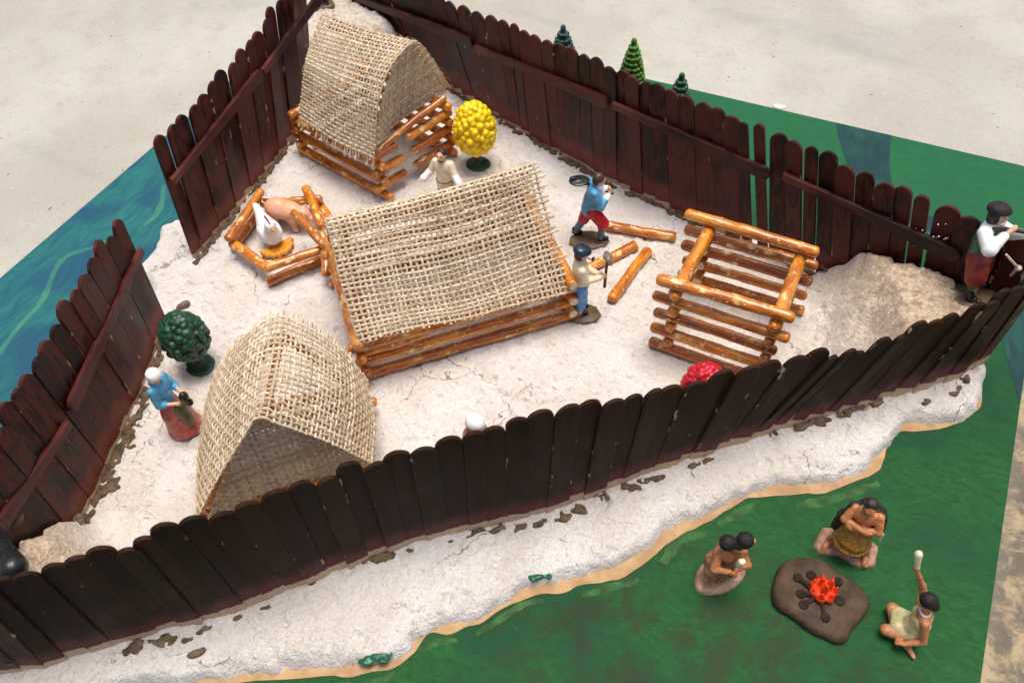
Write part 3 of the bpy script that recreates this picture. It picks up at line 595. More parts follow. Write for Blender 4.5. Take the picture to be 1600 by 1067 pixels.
def gable(bl, br, apex, inn, par, seed, pitch, rad, bow, drop, pl=1.15, pr=1.15, ins0=.25):
    """cloth hung in a gable opening, rows level, trimmed to the triangle under the roof"""
    w_ = br-bl; base_mid = (bl+br)/2; up_ = apex-base_mid; gr = []
    for t in (0, .25, .5, .75, 1):
        rw = []
        for q_ in (0, .25, .5, .75, 1): rw.append(bl+w_*q_+up_*t+inn*(bow*(1-(2*q_-1)**2)*(1-.5*t)+ins0)-V3_(0, 0, drop*(1-(2*q_-1)**2)*(1-t)))
        gr.append(rw)
    o = burlap(gr, pitch, par, seed, rad, mask=lambda u, v: (v > .49-.5*(1-np.clip(u, 0, 1)**pl)) & (v < .51+.5*(1-np.clip(u, 0, 1)**pr))); o.name = 'burlap_gable'; return o
# ---- middle cabin
A = at(575, 590, D); Bc = at(890, 498, D); e = nz(Bc-A); nb = np.array([-e[1], e[0], 0]); DEP = 14.0
mid = empty('log_cabin', (A+Bc)/2+nb*DEP/2); tag(mid, 'largest pretzel log cabin, in mid yard, under a wide loosely woven burlap roof', 'cabin', 'pretzel log buildings')
for k in range(3):
    z = D+.62+2.25*k
    if k == 1: lg(mid, A, Bc, z, ext=1.2)
    else: lg(mid, A, Bc, z, ext=1.1, cut=(0, k == 0))
    lg(mid, A+nb*DEP, Bc+nb*DEP, z, ext=1.1)
for k in range(3):
    z = D+1.74+2.25*k
    lg(mid, A, A+nb*DEP, z, ext=1.2); lg(mid, Bc, Bc+nb*DEP, z, ext=1.2, cut=(1, 0))
lg(mid, A-nb*.1+e*7, A+e*.2-nb*.1, D+4.6, zb=D+4.4)
RL = np.array([45.3, -57.5, 17.1]); RR = np.array([60.1, -43.1, 17.6])
eL = onwall(560, 536, A-nb*.9, Bc-nb*.9); eR = onwall(886, 458, A-nb*.9, Bc-nb*.9)
for s, rr_ in ((0, RL), (1, RR)):
    c0 = (A if s == 0 else Bc)+e*(1.0 if s == 0 else -2.6); top_ = rr_-np.array([0, 0, 1.0])+e*(1.4 if s == 0 else -2.2)
    lg(mid, c0+nb*.6, top_, D+5.4, zb=top_[2]-1.3, name='rafter', r=.45); lg(mid, c0+nb*(DEP-.6), top_, D+5.4, zb=top_[2]-1.3, name='rafter', r=.45)
lg(mid, RL+e*.8, RR-e*1.6, RL[2]-1.3, name='ridge_log', r=.5)
bLk = eL+nb*(DEP+1.8); bRk = eR+nb*(DEP+1.8)
def mrow(el, rg, bk_, sag):
    return [el, el*.66+rg*.34+np.array([0, 0, -.25-sag])+nb*0, el*.3+rg*.7+np.array([0, 0, .1-sag]), rg, bk_*.3+rg*.7+np.array([0, 0, .1]), bk_*.66+rg*.34+np.array([0, 0, -.3]), bk_]
rows = []
for t, sg, dz in ((0, 0, 0), (.25, .35, -.2), (.5, .45, -.35), (.75, .35, -.25), (1, .1, .1)):
    rows.append(mrow(eL*(1-t)+eR*t+np.array([0, 0, .25*math.sin(t*9)]), RL*(1-t)+RR*t+np.array([0, 0, dz]), bLk*(1-t)+bRk*t, sg))
burlap(rows, .51, mid, 3, .124, fringe=(.2, 1.2, .25, .3), miss=.008)
frag = empty('pretzel_fragment', at(716, 541, D)); tag(frag, 'short broken pretzel piece lying against the front wall of the largest cabin', 'pretzel log', 'loose pretzel logs')
lg(frag, at(692, 547, D+.4), at(742, 534, D+.4), D+.38, cut=(0, 1), name='log', r=.42); 
# ---- back hut
gA = np.array([36.8, -38.2]); gB = np.array([40.4, -27.6]); bA = np.array([22.4, -34.9]); bB = np.array([26.0, -24.3])
hut = empty('log_hut', (30, -31, D)); tag(hut, 'tall pretzel log hut at the back corner, burlap roof open towards the yellow tree', 'cabin', 'pretzel log buildings')
for k in range(3):
    z = D+.62+2.3*k; lg(hut, gA, bA, z, ext=1.2); lg(hut, gB, bB, z, ext=1.2, cut=(k == 1, 0))
    z += 1.15; gd = gB-gA
    lg(hut, gA-gd*.02, gA+gd*(.26-.03*k), z, ext=.9, cut=(0, 1)); lg(hut, gA+gd*(.52-.025*k), gB+gd*.02, z, ext=.5, cut=(1, 0)); lg(hut, bA, bB, z, ext=.9)
z = D+.62+6.9; lg(hut, gB, bB, z, ext=.9)
lg(hut, np.array([*(gA-gd*.02), 0]), np.array([*(gB+gd*.0), 0]), z-.6, zb=z+1.1, ext=.2, r=.45, name='tie_beam')
P0, P1 = np.array([37.3, -39.6]), np.array([39.9, -25.6])
prof = [onwall(x, y, P0, P1) for x, y in [(584, 247), (587, 200), (592, 152), (606, 110), (630, 79), (650, 66), (672, 88), (702, 137)]]
ridge = prof[5]
bk_prof = []
for i, p in enumerate(prof):
    s = i/7; q_ = p+np.array([-12.9, 2.6-2.0*s, .2]); bk_prof.append(q_)
bk_prof[0] = at(468, 184, 9.0); bk_prof[1] = bk_prof[0]*.72+bk_prof[4]*.28+np.array([0, -.3, .2]); bk_prof[2] = bk_prof[0]*.45+bk_prof[4]*.55+np.array([0, -.5, .3]); bk_prof[5] = at(508, 22, ridge[2]-.3); bk_prof[4] = at(497, 40, ridge[2]-1.0); bk_prof[3] = bk_prof[0]*.25+bk_prof[4]*.75+np.array([0, -.5, .5])
mids = [(np.array(a)*.5+np.array(b)*.5)+np.array([0, 0, -.35]) for a, b in zip(prof, bk_prof)]
burlap([bk_prof, mids, prof], .51, hut, 5, .130, fringe=(.2, .2, 1.5, .2))
rt = ridge-np.array([1.6, 0, 1.5]); rbk = bk_prof[5]-np.array([0, 0, 1.6])
lg(hut, rbk, rt, rbk[2], zb=rt[2], name='ridge_log', r=.45)
gable(prof[0]*.95+prof[7]*.05+V3_(0, .5, 1.2), prof[7]*.97+prof[0]*.03+V3_(0, 0, -.2), ridge+V3_(0, 0, -.2), nz(bk_prof[5]-ridge), hut, 15, .50, .15, 1.9, 1.0, 2.8, 1.0, .12)
# ---- front hut
FL, FR_, BR_, BL_ = np.array([46.3, -82.6]), np.array([56.2, -73.6]), np.array([52.2, -66.9]), np.array([41.4, -75.2])
fh = empty('log_hut', ((FL+FR_+BR_+BL_)/4).tolist()+[D]); tag(fh, 'small pretzel log hut nearest the camera, almost covered by a peaked burlap roof', 'cabin', 'pretzel log buildings')
for k in range(2):
    z = D+.62+2.3*k; lg(fh, FR_, BR_, z, ext=1.0); lg(fh, FL, BL_, z, ext=1.0); z += 1.15; lg(fh, BL_, BR_, z, ext=1.3)
    if k == 0: lg(fh, FL, FR_, z, ext=1.3)
aF = at(402, 652, 16.8); aB = at(432, 494, 16.8); LFp = at(308, 812, 4.6); RFp = at(580, 722, 5.5); RBp = at(574, 596, 5.8); LBp = at(322, 632, 6.0)
def hrow(l, a, r_, w):
    up = np.array([0, 0, 1.])*w; out_ = nz((r_-l)*np.array([1, 1, 0]))*w; return [l, l*.72+a*.28+up*1.0-out_*.5, l*.42+a*.58+up*1.3-out_*.5, l*.14+a*.86+up*.75-out_*.25, a-up*.15, r_*.14+a*.86+up*.8+out_*.2, r_*.42+a*.58+up*1.5+out_*.5, r_*.72+a*.28+up*1.2+out_*.5, r_]
rws = [hrow(LBp, aB, RBp, 1.0), hrow((LBp+LFp)/2+np.array([-.4, 0, 0]), (aF+aB)/2+np.array([0, 0, -.5]), (RBp+RFp)/2+np.array([.5, .1, 0]), 1.0), hrow(LFp, aF, RFp, .25)]
burlap(rws, .51, fh, 8, .120, fringe=(1.0, .15, .3, .3))
for c_, t_ in ((BL_, aB), (BR_, aB)): tt = t_-np.array([0, 0, 1.6])+(aB-aF)*(.06 if t_ is aF else -.06); lg(fh, c_, tt, D+4.4, zb=tt[2], name='rafter', r=.42)
lg(fh, aF+(aB-aF)*.05, aB-(aB-aF)*.05, aF[2]-1.7, zb=aB[2]-1.7, name='ridge_log', r=.42)
# woven gable cloth hung inside the front opening
gable(LFp*.97+RFp*.03-V3_(0, 0, 1.0), RFp*.98+LFp*.02-V3_(0, 0, .6), aF-V3_(0, 0, .2), nz(aB-aF), fh, 9, .50, .155, 1.0, .8)
# ---- roofless log frame
fx0, fx1 = 76.9, 86.4; fyF, fyB = -46.9, -37.3
fm = empty('unfinished_log_cabin', (81.5, -42, D)); tag(fm, 'roofless open frame of stacked pretzel logs on the right of the yard', 'log frame', 'pretzel log buildings')
for k in range(5):
    z = D+.62+2.35*k; j = random.Random(k+40)
    lg(fm, (74.9+j.uniform(-.3, .2), fyF-.1), (88.0+j.uniform(-.7, .4), fyF+j.uniform(-.3, .3)), z, ext=0)
    lg(fm, (74.5+j.uniform(-.3, .2), fyB+.1+.15*(4-k)), (88.1+j.uniform(-.3, .3), fyB+.15*(4-k)+j.uniform(-.3, .3)), z, ext=0)
    if k < 4:
        ex = .9
        for xx in (fx0, fx1):
            # stub blocks between the layers at each corner, full rails only on top
            lg(fm, (xx, fyF-ex), (xx, fyF+1.1), z+1.18, cut=(0, 1)); lg(fm, (xx, fyB-.9), (xx, fyB+ex+.5), z+1.18, cut=(1, 0))
lg(fm, (fx0-.1, fyF-.7), (fx0+.2, fyB+.3), D+.62+9.4+1.0-2.3, r=.66); lg(fm, (fx1+.1, fyF-.7), (fx1, fyB+.3), D+.62+9.4+1.0-2.3, r=.64)
# ---- loose logs on the ground
for (x0, y0, x1, y1), lab, ct in (((946, 352, 1056, 371), 'loose pretzel log nearest the back fence, just right of the man with the spade', (0, 1)), ((914, 421, 993, 383), 'loose pretzel log lying behind the raised hammer, broken at both ends', (1, 1)), ((954, 470, 1014, 390), 'loose pretzel log lying alone between the hammer and the roofless frame', (0, 0))):
    a, b = at(x0, y0, D+.55), at(x1, y1, D+.55); em = log_obj('pretzel_log', a, b, .6, None, ct, int(x0), .1); tag(em, lab, 'pretzel log', 'loose pretzel logs')
# ---- animal pen
pen = empty('animal_pen', (30, -49, D)); tag(pen, 'low five sided pen of pretzel rails holding the pig and the white hen', 'pen')
for x0, y0, z0, x1, y1, z1, ct in ((409, 297, 4.9, 355, 376, 4.5, 0), (406, 332, 2.2, 362, 388, 2.2, 0), (361, 379, 3.3, 419, 420, 3.3, 0), (413, 420, 4.4, 506, 389, 4.4, 0), (417, 441, 2.1, 504, 405, 2.1, 1), (406, 318, 3.3, 504, 311, 3.4, 0), (477, 293, 4.6, 504, 357, 4.5, 0),
                               (495, 312, 2.2, 516, 345, 2.2, 0), (459, 332, 6.2, 511, 388, 5.6, 1), (502, 362, 5.2, 510, 432, 3.2, 0)):
    lg(pen, at(x0, y0, z0), at(x1, y1, z1), z0, zb=z1, cut=(ct, 0), name='rail')
# ================================================================== TREES
def lump_tree(name, label, loc, H, R, m, kind='round', base=True, z0=0.0, cat='tree', group=None, lump=.5, trunkm=TRUNKBR, seed=1, low=.25, basem=DKGREEN):
    r = random.Random(seed); root = empty(name, loc); tag(root, label, cat, group); h0 = H*low
    if base: sdf_mesh('base', [Eo((0, 0, .12), (1.65, 1.5, .36)), C((0, 0, .2), (0, 0, .7), .8, .45)], basem, root, res=.12, k=.3)
    sdf_mesh('trunk', [C((0, 0, .2), (0, 0, h0+.8), .42, .38)], trunkm, root, res=.1)
    prims = []; g = math.pi*(3-5**.5)
    if kind in ('round', 'egg'):
        cz = h0+(H-h0)*.46; n = 150 if kind == 'round' else 130; prims.append(Eo((0, 0, cz), (R*.80, R*.80, (H-h0)*.46)))
        for i in range(n):
            zz = 1-2*(i+.5)/n; rr_ = math.sqrt(1-zz*zz); a = g*i+r.uniform(-.2, .2); k_ = 1-.16*max(0, zz)
            p = (rr_*math.cos(a)*R*.88*k_, rr_*math.sin(a)*R*.88*k_, cz+zz*(H-h0)*.47); s = lump*r.uniform(.62, .95)
            prims.append(Eo(p, (s, s, s*.9) if kind == 'round' else (s*.75, s*1.0, s*.8), None if kind == 'round' else rotz(a)))
        sdf_mesh('crown', prims, m, root, res=.1, k=.07)
    else:
        prims += [C((0, 0, h0), (0, 0, h0+(H-h0)*.55), R*.85, R*.5), C((0, 0, h0+(H-h0)*.5), (0, 0, H-.7), R*.52, .35)]; lay = int((H-h0)/(lump*1.05))
        for q_ in range(lay):
            t = q_/(lay-1); zz = h0+t*(H-h0-.35); rad = (R*(1-t)**.62*.92 if kind == 'cone' else R*math.sqrt(max(0, 1-(1.25*t-.35)**2/1.0))*.92)+.08; s = lump*(1-.45*t); n = max(3, int(2*math.pi*rad/(s*1.45)))
            for i in range(n):
                a = 2*math.pi*(i+.5*(q_ % 2))/n+r.uniform(-.08, .08); c_, s_ = math.cos(a), math.sin(a)
                prims.append(Eo((c_*rad, s_*rad, zz), (s*.62, s*.80, s*.62), rotz(a)))
                prims.append(Eo((c_*(rad+s*.28), s_*(rad+s*.28), zz-s*.38), (s*.34, s*.5, s*.34), rotz(a)))
        prims.append(Eo((0, 0, H-.35), (.35, .35, .5))); sdf_mesh('crown', prims, m, root, res=.1, k=.08)
    return root
yt = at(747, 257, D); yt[2] = zd(yt[0], yt[1]); lump_tree('toy_tree', 'bright yellow bobbly tree on a round green base beside the tall hut', yt, 9.6, 2.75, YELLOW, lump=.56, seed=2, low=.24)
gt = at(314, 572, D); gt[2] = zd(gt[0], gt[1]); lump_tree('toy_tree', 'dark green scaly round tree beside the fence near the woman in blue', gt, 8.2, 2.45, DKGREEN, 'egg', lump=.60, seed=3, low=.27)
rt_ = np.array([82.4, -53.9, D]); rt_[2] = zd(rt_[0], rt_[1]); lump_tree('toy_tree', 'red bobbly tree, only its top showing over the foreground fence', rt_, 8.6, 2.25, REDTREE, lump=.5, seed=4)
def behind(px, py, dist, H):
    # stands on the board outside the back fence, its tip on this line of sight at height H
    p = at(px, py, H); return (p[0], p[1], .03)
lump_tree('conifer', 'blue green toy conifer farthest left of those behind the back fence', behind(880, 41, 4, 15.2), 15.2, 2.9, TEALGR, 'cone', base=False, group='toy conifers behind the back fence', lump=.62, seed=5)
lump_tree('conifer', 'light green toy conifer, tallest of those behind the back fence', behind(991, 62, 4, 17.4), 17.4, 2.7, LIME, 'cone', base=False, group='toy conifers behind the back fence', lump=.55, seed=6)
lump_tree('conifer', 'smallest mid green toy conifer behind the back fence, nearest the green strip', behind(1066, 116, 4, 15.6), 15.6, 2.6, MIDGR, 'cone', base=False, group='toy conifers behind the back fence', lump=.58, seed=7)
# ================================================================== FIGURES
RV = nz([M[0, 0], M[1, 0], 0]); FVv = nz([M[0, 2], M[1, 2], 0])
def yaw_of(right, away):
    """angle that turns a figure's local +y (its front) to this mix of picture-right and picture-away"""
    d = RV*right+FVv*away; return math.atan2(d[1], d[0])-math.pi/2
V3 = lambda *a: np.array(a, float)
def hand(wr, d, nrm_, r=.17, curl=.6, side=1):
    d = nz(d); nrm_ = nz(np.array(nrm_)-d*(np.array(nrm_) @ d)); s = np.cross(d, nrm_)*side; out = [C(wr, wr+d*.30, r*.8, r), Eo(wr+d*.3, (.21, .21, .21))]
    for i, (o, L) in enumerate(((-.20, .30), (-.07, .36), (.07, .34), (.20, .26))):
        a = wr+d*.36+s*o; k1 = a+nz(d+nrm_*curl*.5)*L*.55; k2 = k1+nz(d*(1-curl)+nrm_*curl*1.4)*L*.55; out += [C(a, k1, .075, .07), C(k1, k2, .07, .055)]
    t0 = wr+d*.12-s*.16; t1 = t0+nz(d*.6-s*.7+nrm_*.4)*.24; out += [C(t0, t1, .085, .07), C(t1, t1+nz(d+nrm_*.5)*.15, .07, .055)]
    return out
def head(c, f=(0, 1, 0), up=(0, 0, 1), s=1.0):
    f = nz(f); up = nz(np.array(up)-f*(np.array(up) @ f)); x = np.cross(f, up); Rm = np.stack([x, f, up], 1)
    P = lambda a, b, d: np.array(c)+s*(x*a+f*b+up*d)
    pr = [Eo(c, np.array((.56, .66, .76))*s, Rm), Eo(P(0, .18, -.38), np.array((.42, .46, .42))*s, Rm), C(P(0, .60, .10), P(0, .76, -.14), .09*s, .12*s), Eo(P(0, .56, .2), np.array((.38, .14, .09))*s, Rm),
          Eo(P(0, .56, -.36), np.array((.2, .12, .05))*s, Rm), Eo(P(0, .55, -.46), np.array((.19, .12, .05))*s, Rm), Eo(P(.56, -.02, -.02), np.array((.10, .16, .22))*s, Rm), Eo(P(-.56, -.02, -.02), np.array((.10, .16, .22))*s, Rm)]
    return pr, P, Rm
def eyes(P, root, s=1.0):
    for sx in (-.2, .2): sdf_mesh('eye', [Eo(P(sx, .60, .04), (.09*s, .09*s, .07*s))], BLACK, root, res=.04, k=.02)
SC = 1.0
def person(label, loc, yaw, cat='figurine'):
    root = empty('person', loc, yaw); root.scale = (SC, SC, SC); tag(root, label, cat, 'toy figures'); return root
def rock_base(root, P, m, h=.35):
    v = []; n = len(P)
    for z, s in ((0, 1.0), (h*.6, .98), (h, .90)): v += [(p[0]*s, p[1]*s, z) for p in P]
    f = [list(range(2*n, 3*n))]+[(k*n+i, k*n+(i+1) % n, (k+1)*n+(i+1) % n, (k+1)*n+i) for k in (0, 1) for i in range(n)]
    ar = sum(P[i][0]*P[(i+1) % n][1]-P[(i+1) % n][0]*P[i][1] for i in range(n))
    if ar < 0: f = [tuple(reversed(q_)) for q_ in f]
    return mesh('base', v, f, m, root)
def blobpoly(rx, ry, seed, n=22, amt=.16, sq=2.0):
    r = random.Random(seed); ph = [r.uniform(0, 6.3) for _ in range(3)]
    return [((1+amt*(math.sin(2*t+ph[0])*.5+math.sin(3*t+ph[1])*.6+math.sin(5*t+ph[2])*.3))*rx*math.cos(t), (1+amt*(math.sin(2*t+ph[1])*.5+math.sin(3*t+ph[2])*.5))*ry*math.sin(t)) for t in np.linspace(0, 2*math.pi, n, endpoint=False)]
def gl(px, py, z=D):
    for z in np.arange(12, -.5, -.05):      # walk down the line of sight to the yard's surface
        p = at(px, py, z)
        if zd(p[0], p[1]) >= z: break
    p[2] = zd(p[0], p[1]); return p
def shoe(a, fwd, up=.0):
    f = nz(fwd); return [C(a, a+f*.75, .30, .24), C(a+V3(0, 0, .15), a+V3(0, 0, .5), .30, .29)]
# --- man with the hammer, navy cap, facing picture right
p = gl(905, 490); r_ = person('toy man in navy cap, cream shirt and blue trousers holding a hammer upright', p, yaw_of(1, .12))
rock_base(r_, [(-1.2, -1.6), (-.3, -1.9), (.9, -1.2), (1.7, .2), (1.6, 1.6), (.7, 2.3), (-.5, 2.0), (-1.3, .8)], BASEBR)
hd, P, Rm = head((0, .12, 9.0), (0, 1, -.15), s=.92)
legs = [C((.42, 0, 4.7), (.44, .1, 2.7), .62, .48), C((.44, .1, 2.7), (.44, 0, .6), .46, .3), C((-.42, .0, 4.7), (-.45, .3, 2.7), .62, .48), C((-.45, .3, 2.7), (-.45, .2, .6), .46, .3)]
tor = [C((0, 0, 4.9), (0, .05, 6.2), .82, .85), Eo((0, .05, 7.1), (1.05, .68, 1.0)), C((0, .05, 7.9), (0, .1, 8.5), .38, .34)]
wr = V3(.55, 2.1, 5.9); wl = V3(-.35, 1.9, 5.6)
arm = [C((1.0, 0, 7.6), (1.15, .35, 6.2), .36, .3), C((1.15, .35, 6.2), wr, .28, .2), C((-1.0, 0, 7.6), (-1.1, .5, 6.2), .36, .3), C((-1.1, .5, 6.2), wl, .28, .2)]
sdf_mesh('body', hd+legs+tor+arm+hand(wr, (-.15, 1, .05), (-1, 0, 0), curl=.9)+hand(wl, (.2, 1, .1), (1, 0, 0), curl=.9, side=-1)+[C((.45, 0, .55), (.45, .5, .5), .2), C((-.45, .2, .55), (-.45, .7, .5), .2)], SKIN_PALE, r_, res=.075, k=.12)
sdf_mesh('shirt', [C((0, 0, 4.75), (0, .05, 6.2), 1.0, .95), Eo((0, .05, 7.1), (1.2, .82, 1.12)), C((1.02, 0, 7.65), (1.18, .35, 6.2), .48, .42), C((1.18, .35, 6.2), wr-nz(wr-V3(1.15, .35, 6.2))*.1, .42, .32), C((-1.02, 0, 7.65), (-1.13, .5, 6.2), .48, .42), C((-1.13, .5, 6.2), wl-V3(0, .1, 0), .42, .32), C((0, .05, 8.0), (0, .08, 8.3), .52, .46)], CREAM, r_, res=.085, k=.12)
sdf_mesh('trousers', [C((.42, 0, 4.7), (.46, .1, 2.7), .76, .66), C((.46, .1, 2.7), (.46, .02, 1.6), .66, .58), C((-.42, 0, 4.7), (-.47, .3, 2.7), .76, .66), C((-.47, .3, 2.7), (-.47, .22, 1.6), .66, .58), Eo((0, 0, 4.7), (1.0, .85, .6))], TROUS, r_, res=.085, k=.15)
sdf_mesh('stocking', [C((.45, 0, 1.7), (.45, 0, .75), .38, .30)], WHITE, r_, res=.08); sdf_mesh('stocking', [C((-.45, .2, 1.7), (-.45, .2, .75), .38, .30)], WHITE, r_, res=.08)
sdf_mesh('shoe', shoe(V3(.45, -.05, .55), (0.1, 1, 0)), BLACK, r_, res=.08); sdf_mesh('shoe', shoe(V3(-.45, .15, .55), (-.1, 1, 0)), BLACK, r_, res=.08)
sdf_mesh('hair', [Eo(P(0, -.22, -.1), (.60, .55, .70)), Eo(P(0, -.1, .3), (.58, .6, .5))], DKHAIR, r_, res=.08)
sdf_mesh('cap', [Eo(P(0, -.05, .62), (.88, .92, .42), Rm), Eo(P(0, .25, .48), (.7, .75, .2), Rm), Eo(P(0, -.15, .85), (.7, .7, .3), Rm)], NAVY, r_, res=.08)
sdf_mesh('pipe', [C(P(.1, .66, -.42), P(.15, 1.35, -.75), .06, .07), C(P(.15, 1.35, -.8), P(.15, 1.38, -.45), .13, .15)], BLACK, r_, res=.05, k=.04); eyes(P, r_, .9)
hb = V3(.1, 2.62, 3.9); ht = V3(.1, 2.75, 8.2)
hm = sdf_mesh('hammer', [C(hb, ht, .17, .15)], WOODH, r_, res=.07, k=.05); sdf_mesh('hammer_head', [C(ht+V3(-.45, .0, .1), ht+V3(.45, 0, .1), .30, .32), C(ht+V3(0, -.2, .1), ht+V3(0, .25, .1), .3)], STEEL, hm, res=.07, k=.1)
# --- man with shovel on his shoulder, striding picture right
p = gl(922, 372); r_ = person('toy man in blue coat and red breeches with a black spade on his shoulder', p, yaw_of(1, .05))
rock_base(r_, [(.9, -2.6), (-.3, -2.3), (-1.0, -1.0), (-.9, .4), (-.2, 1.7), (.9, 2.2), (1.9, 1.5), (2.1, .2), (1.8, -1.4)], BASEBR)
hd, P, Rm = head((.05, .75, 8.75), (-.1, 1, -.25), s=.92)
kF, aF_, kB, aB_ = V3(.75, 1.3, 2.9), V3(.8, 1.1, .7), V3(-.4, -.75, 2.7), V3(-.5, -1.7, .8)
legs = [C((.4, 0, 4.7), kF, .62, .48), C(kF, aF_, .44, .28), C((-.4, -.1, 4.7), kB, .62, .48), C(kB, aB_, .44, .28), C(aF_, aF_+V3(0, .6, -.15), .2), C(aB_, aB_+V3(0, .6, -.2), .2)]
tor = [C((0, 0, 4.9), (0, .2, 6.2), .82, .85), Eo((0, .35, 7.0), (1.05, .72, 1.0)), C((0, .5, 7.8), (.03, .66, 8.3), .38, .34)]
wr = V3(.55, 1.75, 6.75); er = V3(1.35, .9, 5.9); wl = V3(-.2, 1.7, 7.2); el = V3(-1.25, 1.0, 6.1)
arm = [C((1.0, .25, 7.5), er, .36, .3), C(er, wr, .28, .2), C((-1.0, .25, 7.5), el, .36, .3), C(el, wl, .28, .2)]
sdf_mesh('body', hd+legs+tor+arm+hand(wr, (-.5, .6, .5), (-1, 0, .3), curl=.9)+hand(wl, (.4, .6, .4), (1, 0, .2), curl=.9, side=-1), SKIN_PALE, r_, res=.075, k=.12)
sdf_mesh('coat', [C((0, -.1, 4.6), (0, .15, 6.2), 1.05, 1.0), Eo((0, .33, 7.0), (1.22, .9, 1.1)), C((1.02, .25, 7.55), er, .5, .46), C(er, er+(wr-er)*.8, .46, .38), C((-1.02, .25, 7.55), el, .5, .46), C(el, el+(wl-el)*.8, .46, .38)], SKYBLUE, r_, res=.085, k=.14)
sdf_mesh('collar', [Eo((0, .75, 7.75), (.62, .5, .42)), Eo((.1, 1.15, 7.2), (.42, .34, .5)), C(er+(wr-er)*.72, er+(wr-er)*.98, .40, .36), C(el+(wl-el)*.72, el+(wl-el)*.98, .40, .36)], WHITE, r_, res=.08, k=.12)
sdf_mesh('breeches', [C((.4, 0, 4.7), kF, .80, .70), C(kF, kF*.8+aF_*.2, .68, .56), C((-.4, -.1, 4.7), kB, .80, .66), Eo((0, -.05, 4.7), (1.0, .85, .5))], RED, r_, res=.085, k=.14)
sdf_mesh('stocking', [C(kF*.75+aF_*.25, aF_, .46, .36)], GREYBLUE, r_, res=.08); sdf_mesh('stocking', [C(kB*.9+aB_*.1, aB_, .50, .38)], GREYBLUE, r_, res=.08)
sdf_mesh('boot', shoe(aF_+V3(0, 0, -.1), (.05, 1, 0)), BLACK, r_, res=.08); sdf_mesh('boot', shoe(aB_+V3(0, -.1, -.15), (.1, 1, 0)), BLACK, r_, res=.08)
sdf_mesh('hair', [Eo(P(0, -.12, .2), (.64, .66, .66)), Eo(P(0, -.3, -.25), (.52, .42, .5))], paint('brown_hair_paint', (.06, .035, .026), .3), r_, res=.08); eyes(P, r_, .9)
s0 = V3(.15, 2.3, 6.7); s1 = V3(-.35, -.6, 8.0); s2 = V3(-.55, -2.1, 8.6)
sp_ = sdf_mesh('spade', [C(s0, s1, .16)], BLACK, r_, res=.07); sdf_mesh('spade_blade', [Eo((s1+s2)/2+V3(0, 0, .05), (.95, 1.15, .18)), C(s1, s2, .25, .3)], BLACK, sp_, res=.08, k=.15)
# --- woman in blue, picture left
SC = 0.88
p = gl(289, 668); r_ = person('toy woman in white cap, blue bodice and brick red skirt with olive apron', p, yaw_of(1, -.25))
hd, P, Rm = head((0, .35, 9.9), (0.05, 1, -.35), s=.92)
wr = V3(.75, 1.75, 6.3); er = V3(1.35, .2, 6.4); wl = V3(-.5, 2.0, 6.9); el = V3(-1.3, .6, 6.7)
tor = [C((0, 0, 1.0), (0, 0, 5.2), .9, .75), Eo((0, .05, 7.6), (1.02, .68, 1.2)), C((0, .1, 8.6), (0, .25, 9.3), .36, .32)]
arm = [C((1.0, .0, 8.3), er, .36, .3), C(er, wr, .27, .19), C((-1.0, .05, 8.3), el, .36, .3), C(el, wl, .27, .19)]
sdf_mesh('body', hd+tor+arm+hand(wr, (-.1, 1, 0), (-1, 0, 0), curl=.8)+hand(wl, (.1, 1, .1), (1, 0, 0), curl=.8, side=-1)+[C((.3, 1.3, .3), (.3, 1.9, .25), .22)], SKIN_PALE, r_, res=.075, k=.12)
sdf_mesh('bodice', [Eo((0, .05, 7.5), (1.2, .86, 1.45)), C((0, 0, 5.6), (0, 0, 6.6), .95, .98), C((1.05, .0, 8.35), er, .52, .46), C(er, er+(wr-er)*.35, .44, .38), C((-1.05, .05, 8.35), el, .52, .46), C(el, el+(wl-el)*.35, .44, .38)], SKYBLUE, r_, res=.085, k=.14)
sdf_mesh('skirt', [C((0, 0, 5.7), (0, .15, 3.4), .98, 1.45), C((0, .15, 3.4), (0, .3, .9), 1.45, 1.85), Eo((0, 1.0, 3.2), (1.1, .8, 2.2)), Eo((0, .3, .6), (1.95, 1.9, .6))], BRICK, r_, res=.1, k=.3, noise=.07, nscale=1.6, zmin=.02)
sdf_mesh('apron', [Eo((.25, 1.55, 4.6), (.95, .55, 1.5)), Eo((.35, 1.85, 3.0), (.7, .45, 1.2))], OLIVE, r_, res=.09, k=.25)
sdf_mesh('cap', [Eo(P(0, -.1, .28), (.80, .82, .72), Rm), Eo(P(0, -.4, -.35), (.62, .5, .6), Rm), C(P(0, -.3, -.7), P(0, -.25, -.95), .5, .55)], WHITE, r_, res=.085, k=.15)
sdf_mesh('kettle', [Eo((.15, 2.75, 7.0), (.55, .5, .75)), Eo((.05, 2.95, 6.0), (.4, .42, .55)), C((.2, 2.2, 6.3), (.1, 2.8, 6.1), .2)], BLACK, r_, res=.08); eyes(P, r_, .9)
sdf_mesh('shoe', [C((.45, 1.9, .3), (.5, 2.45, .25), .24, .2)], BLACK, r_, res=.08)
SC = 0.93
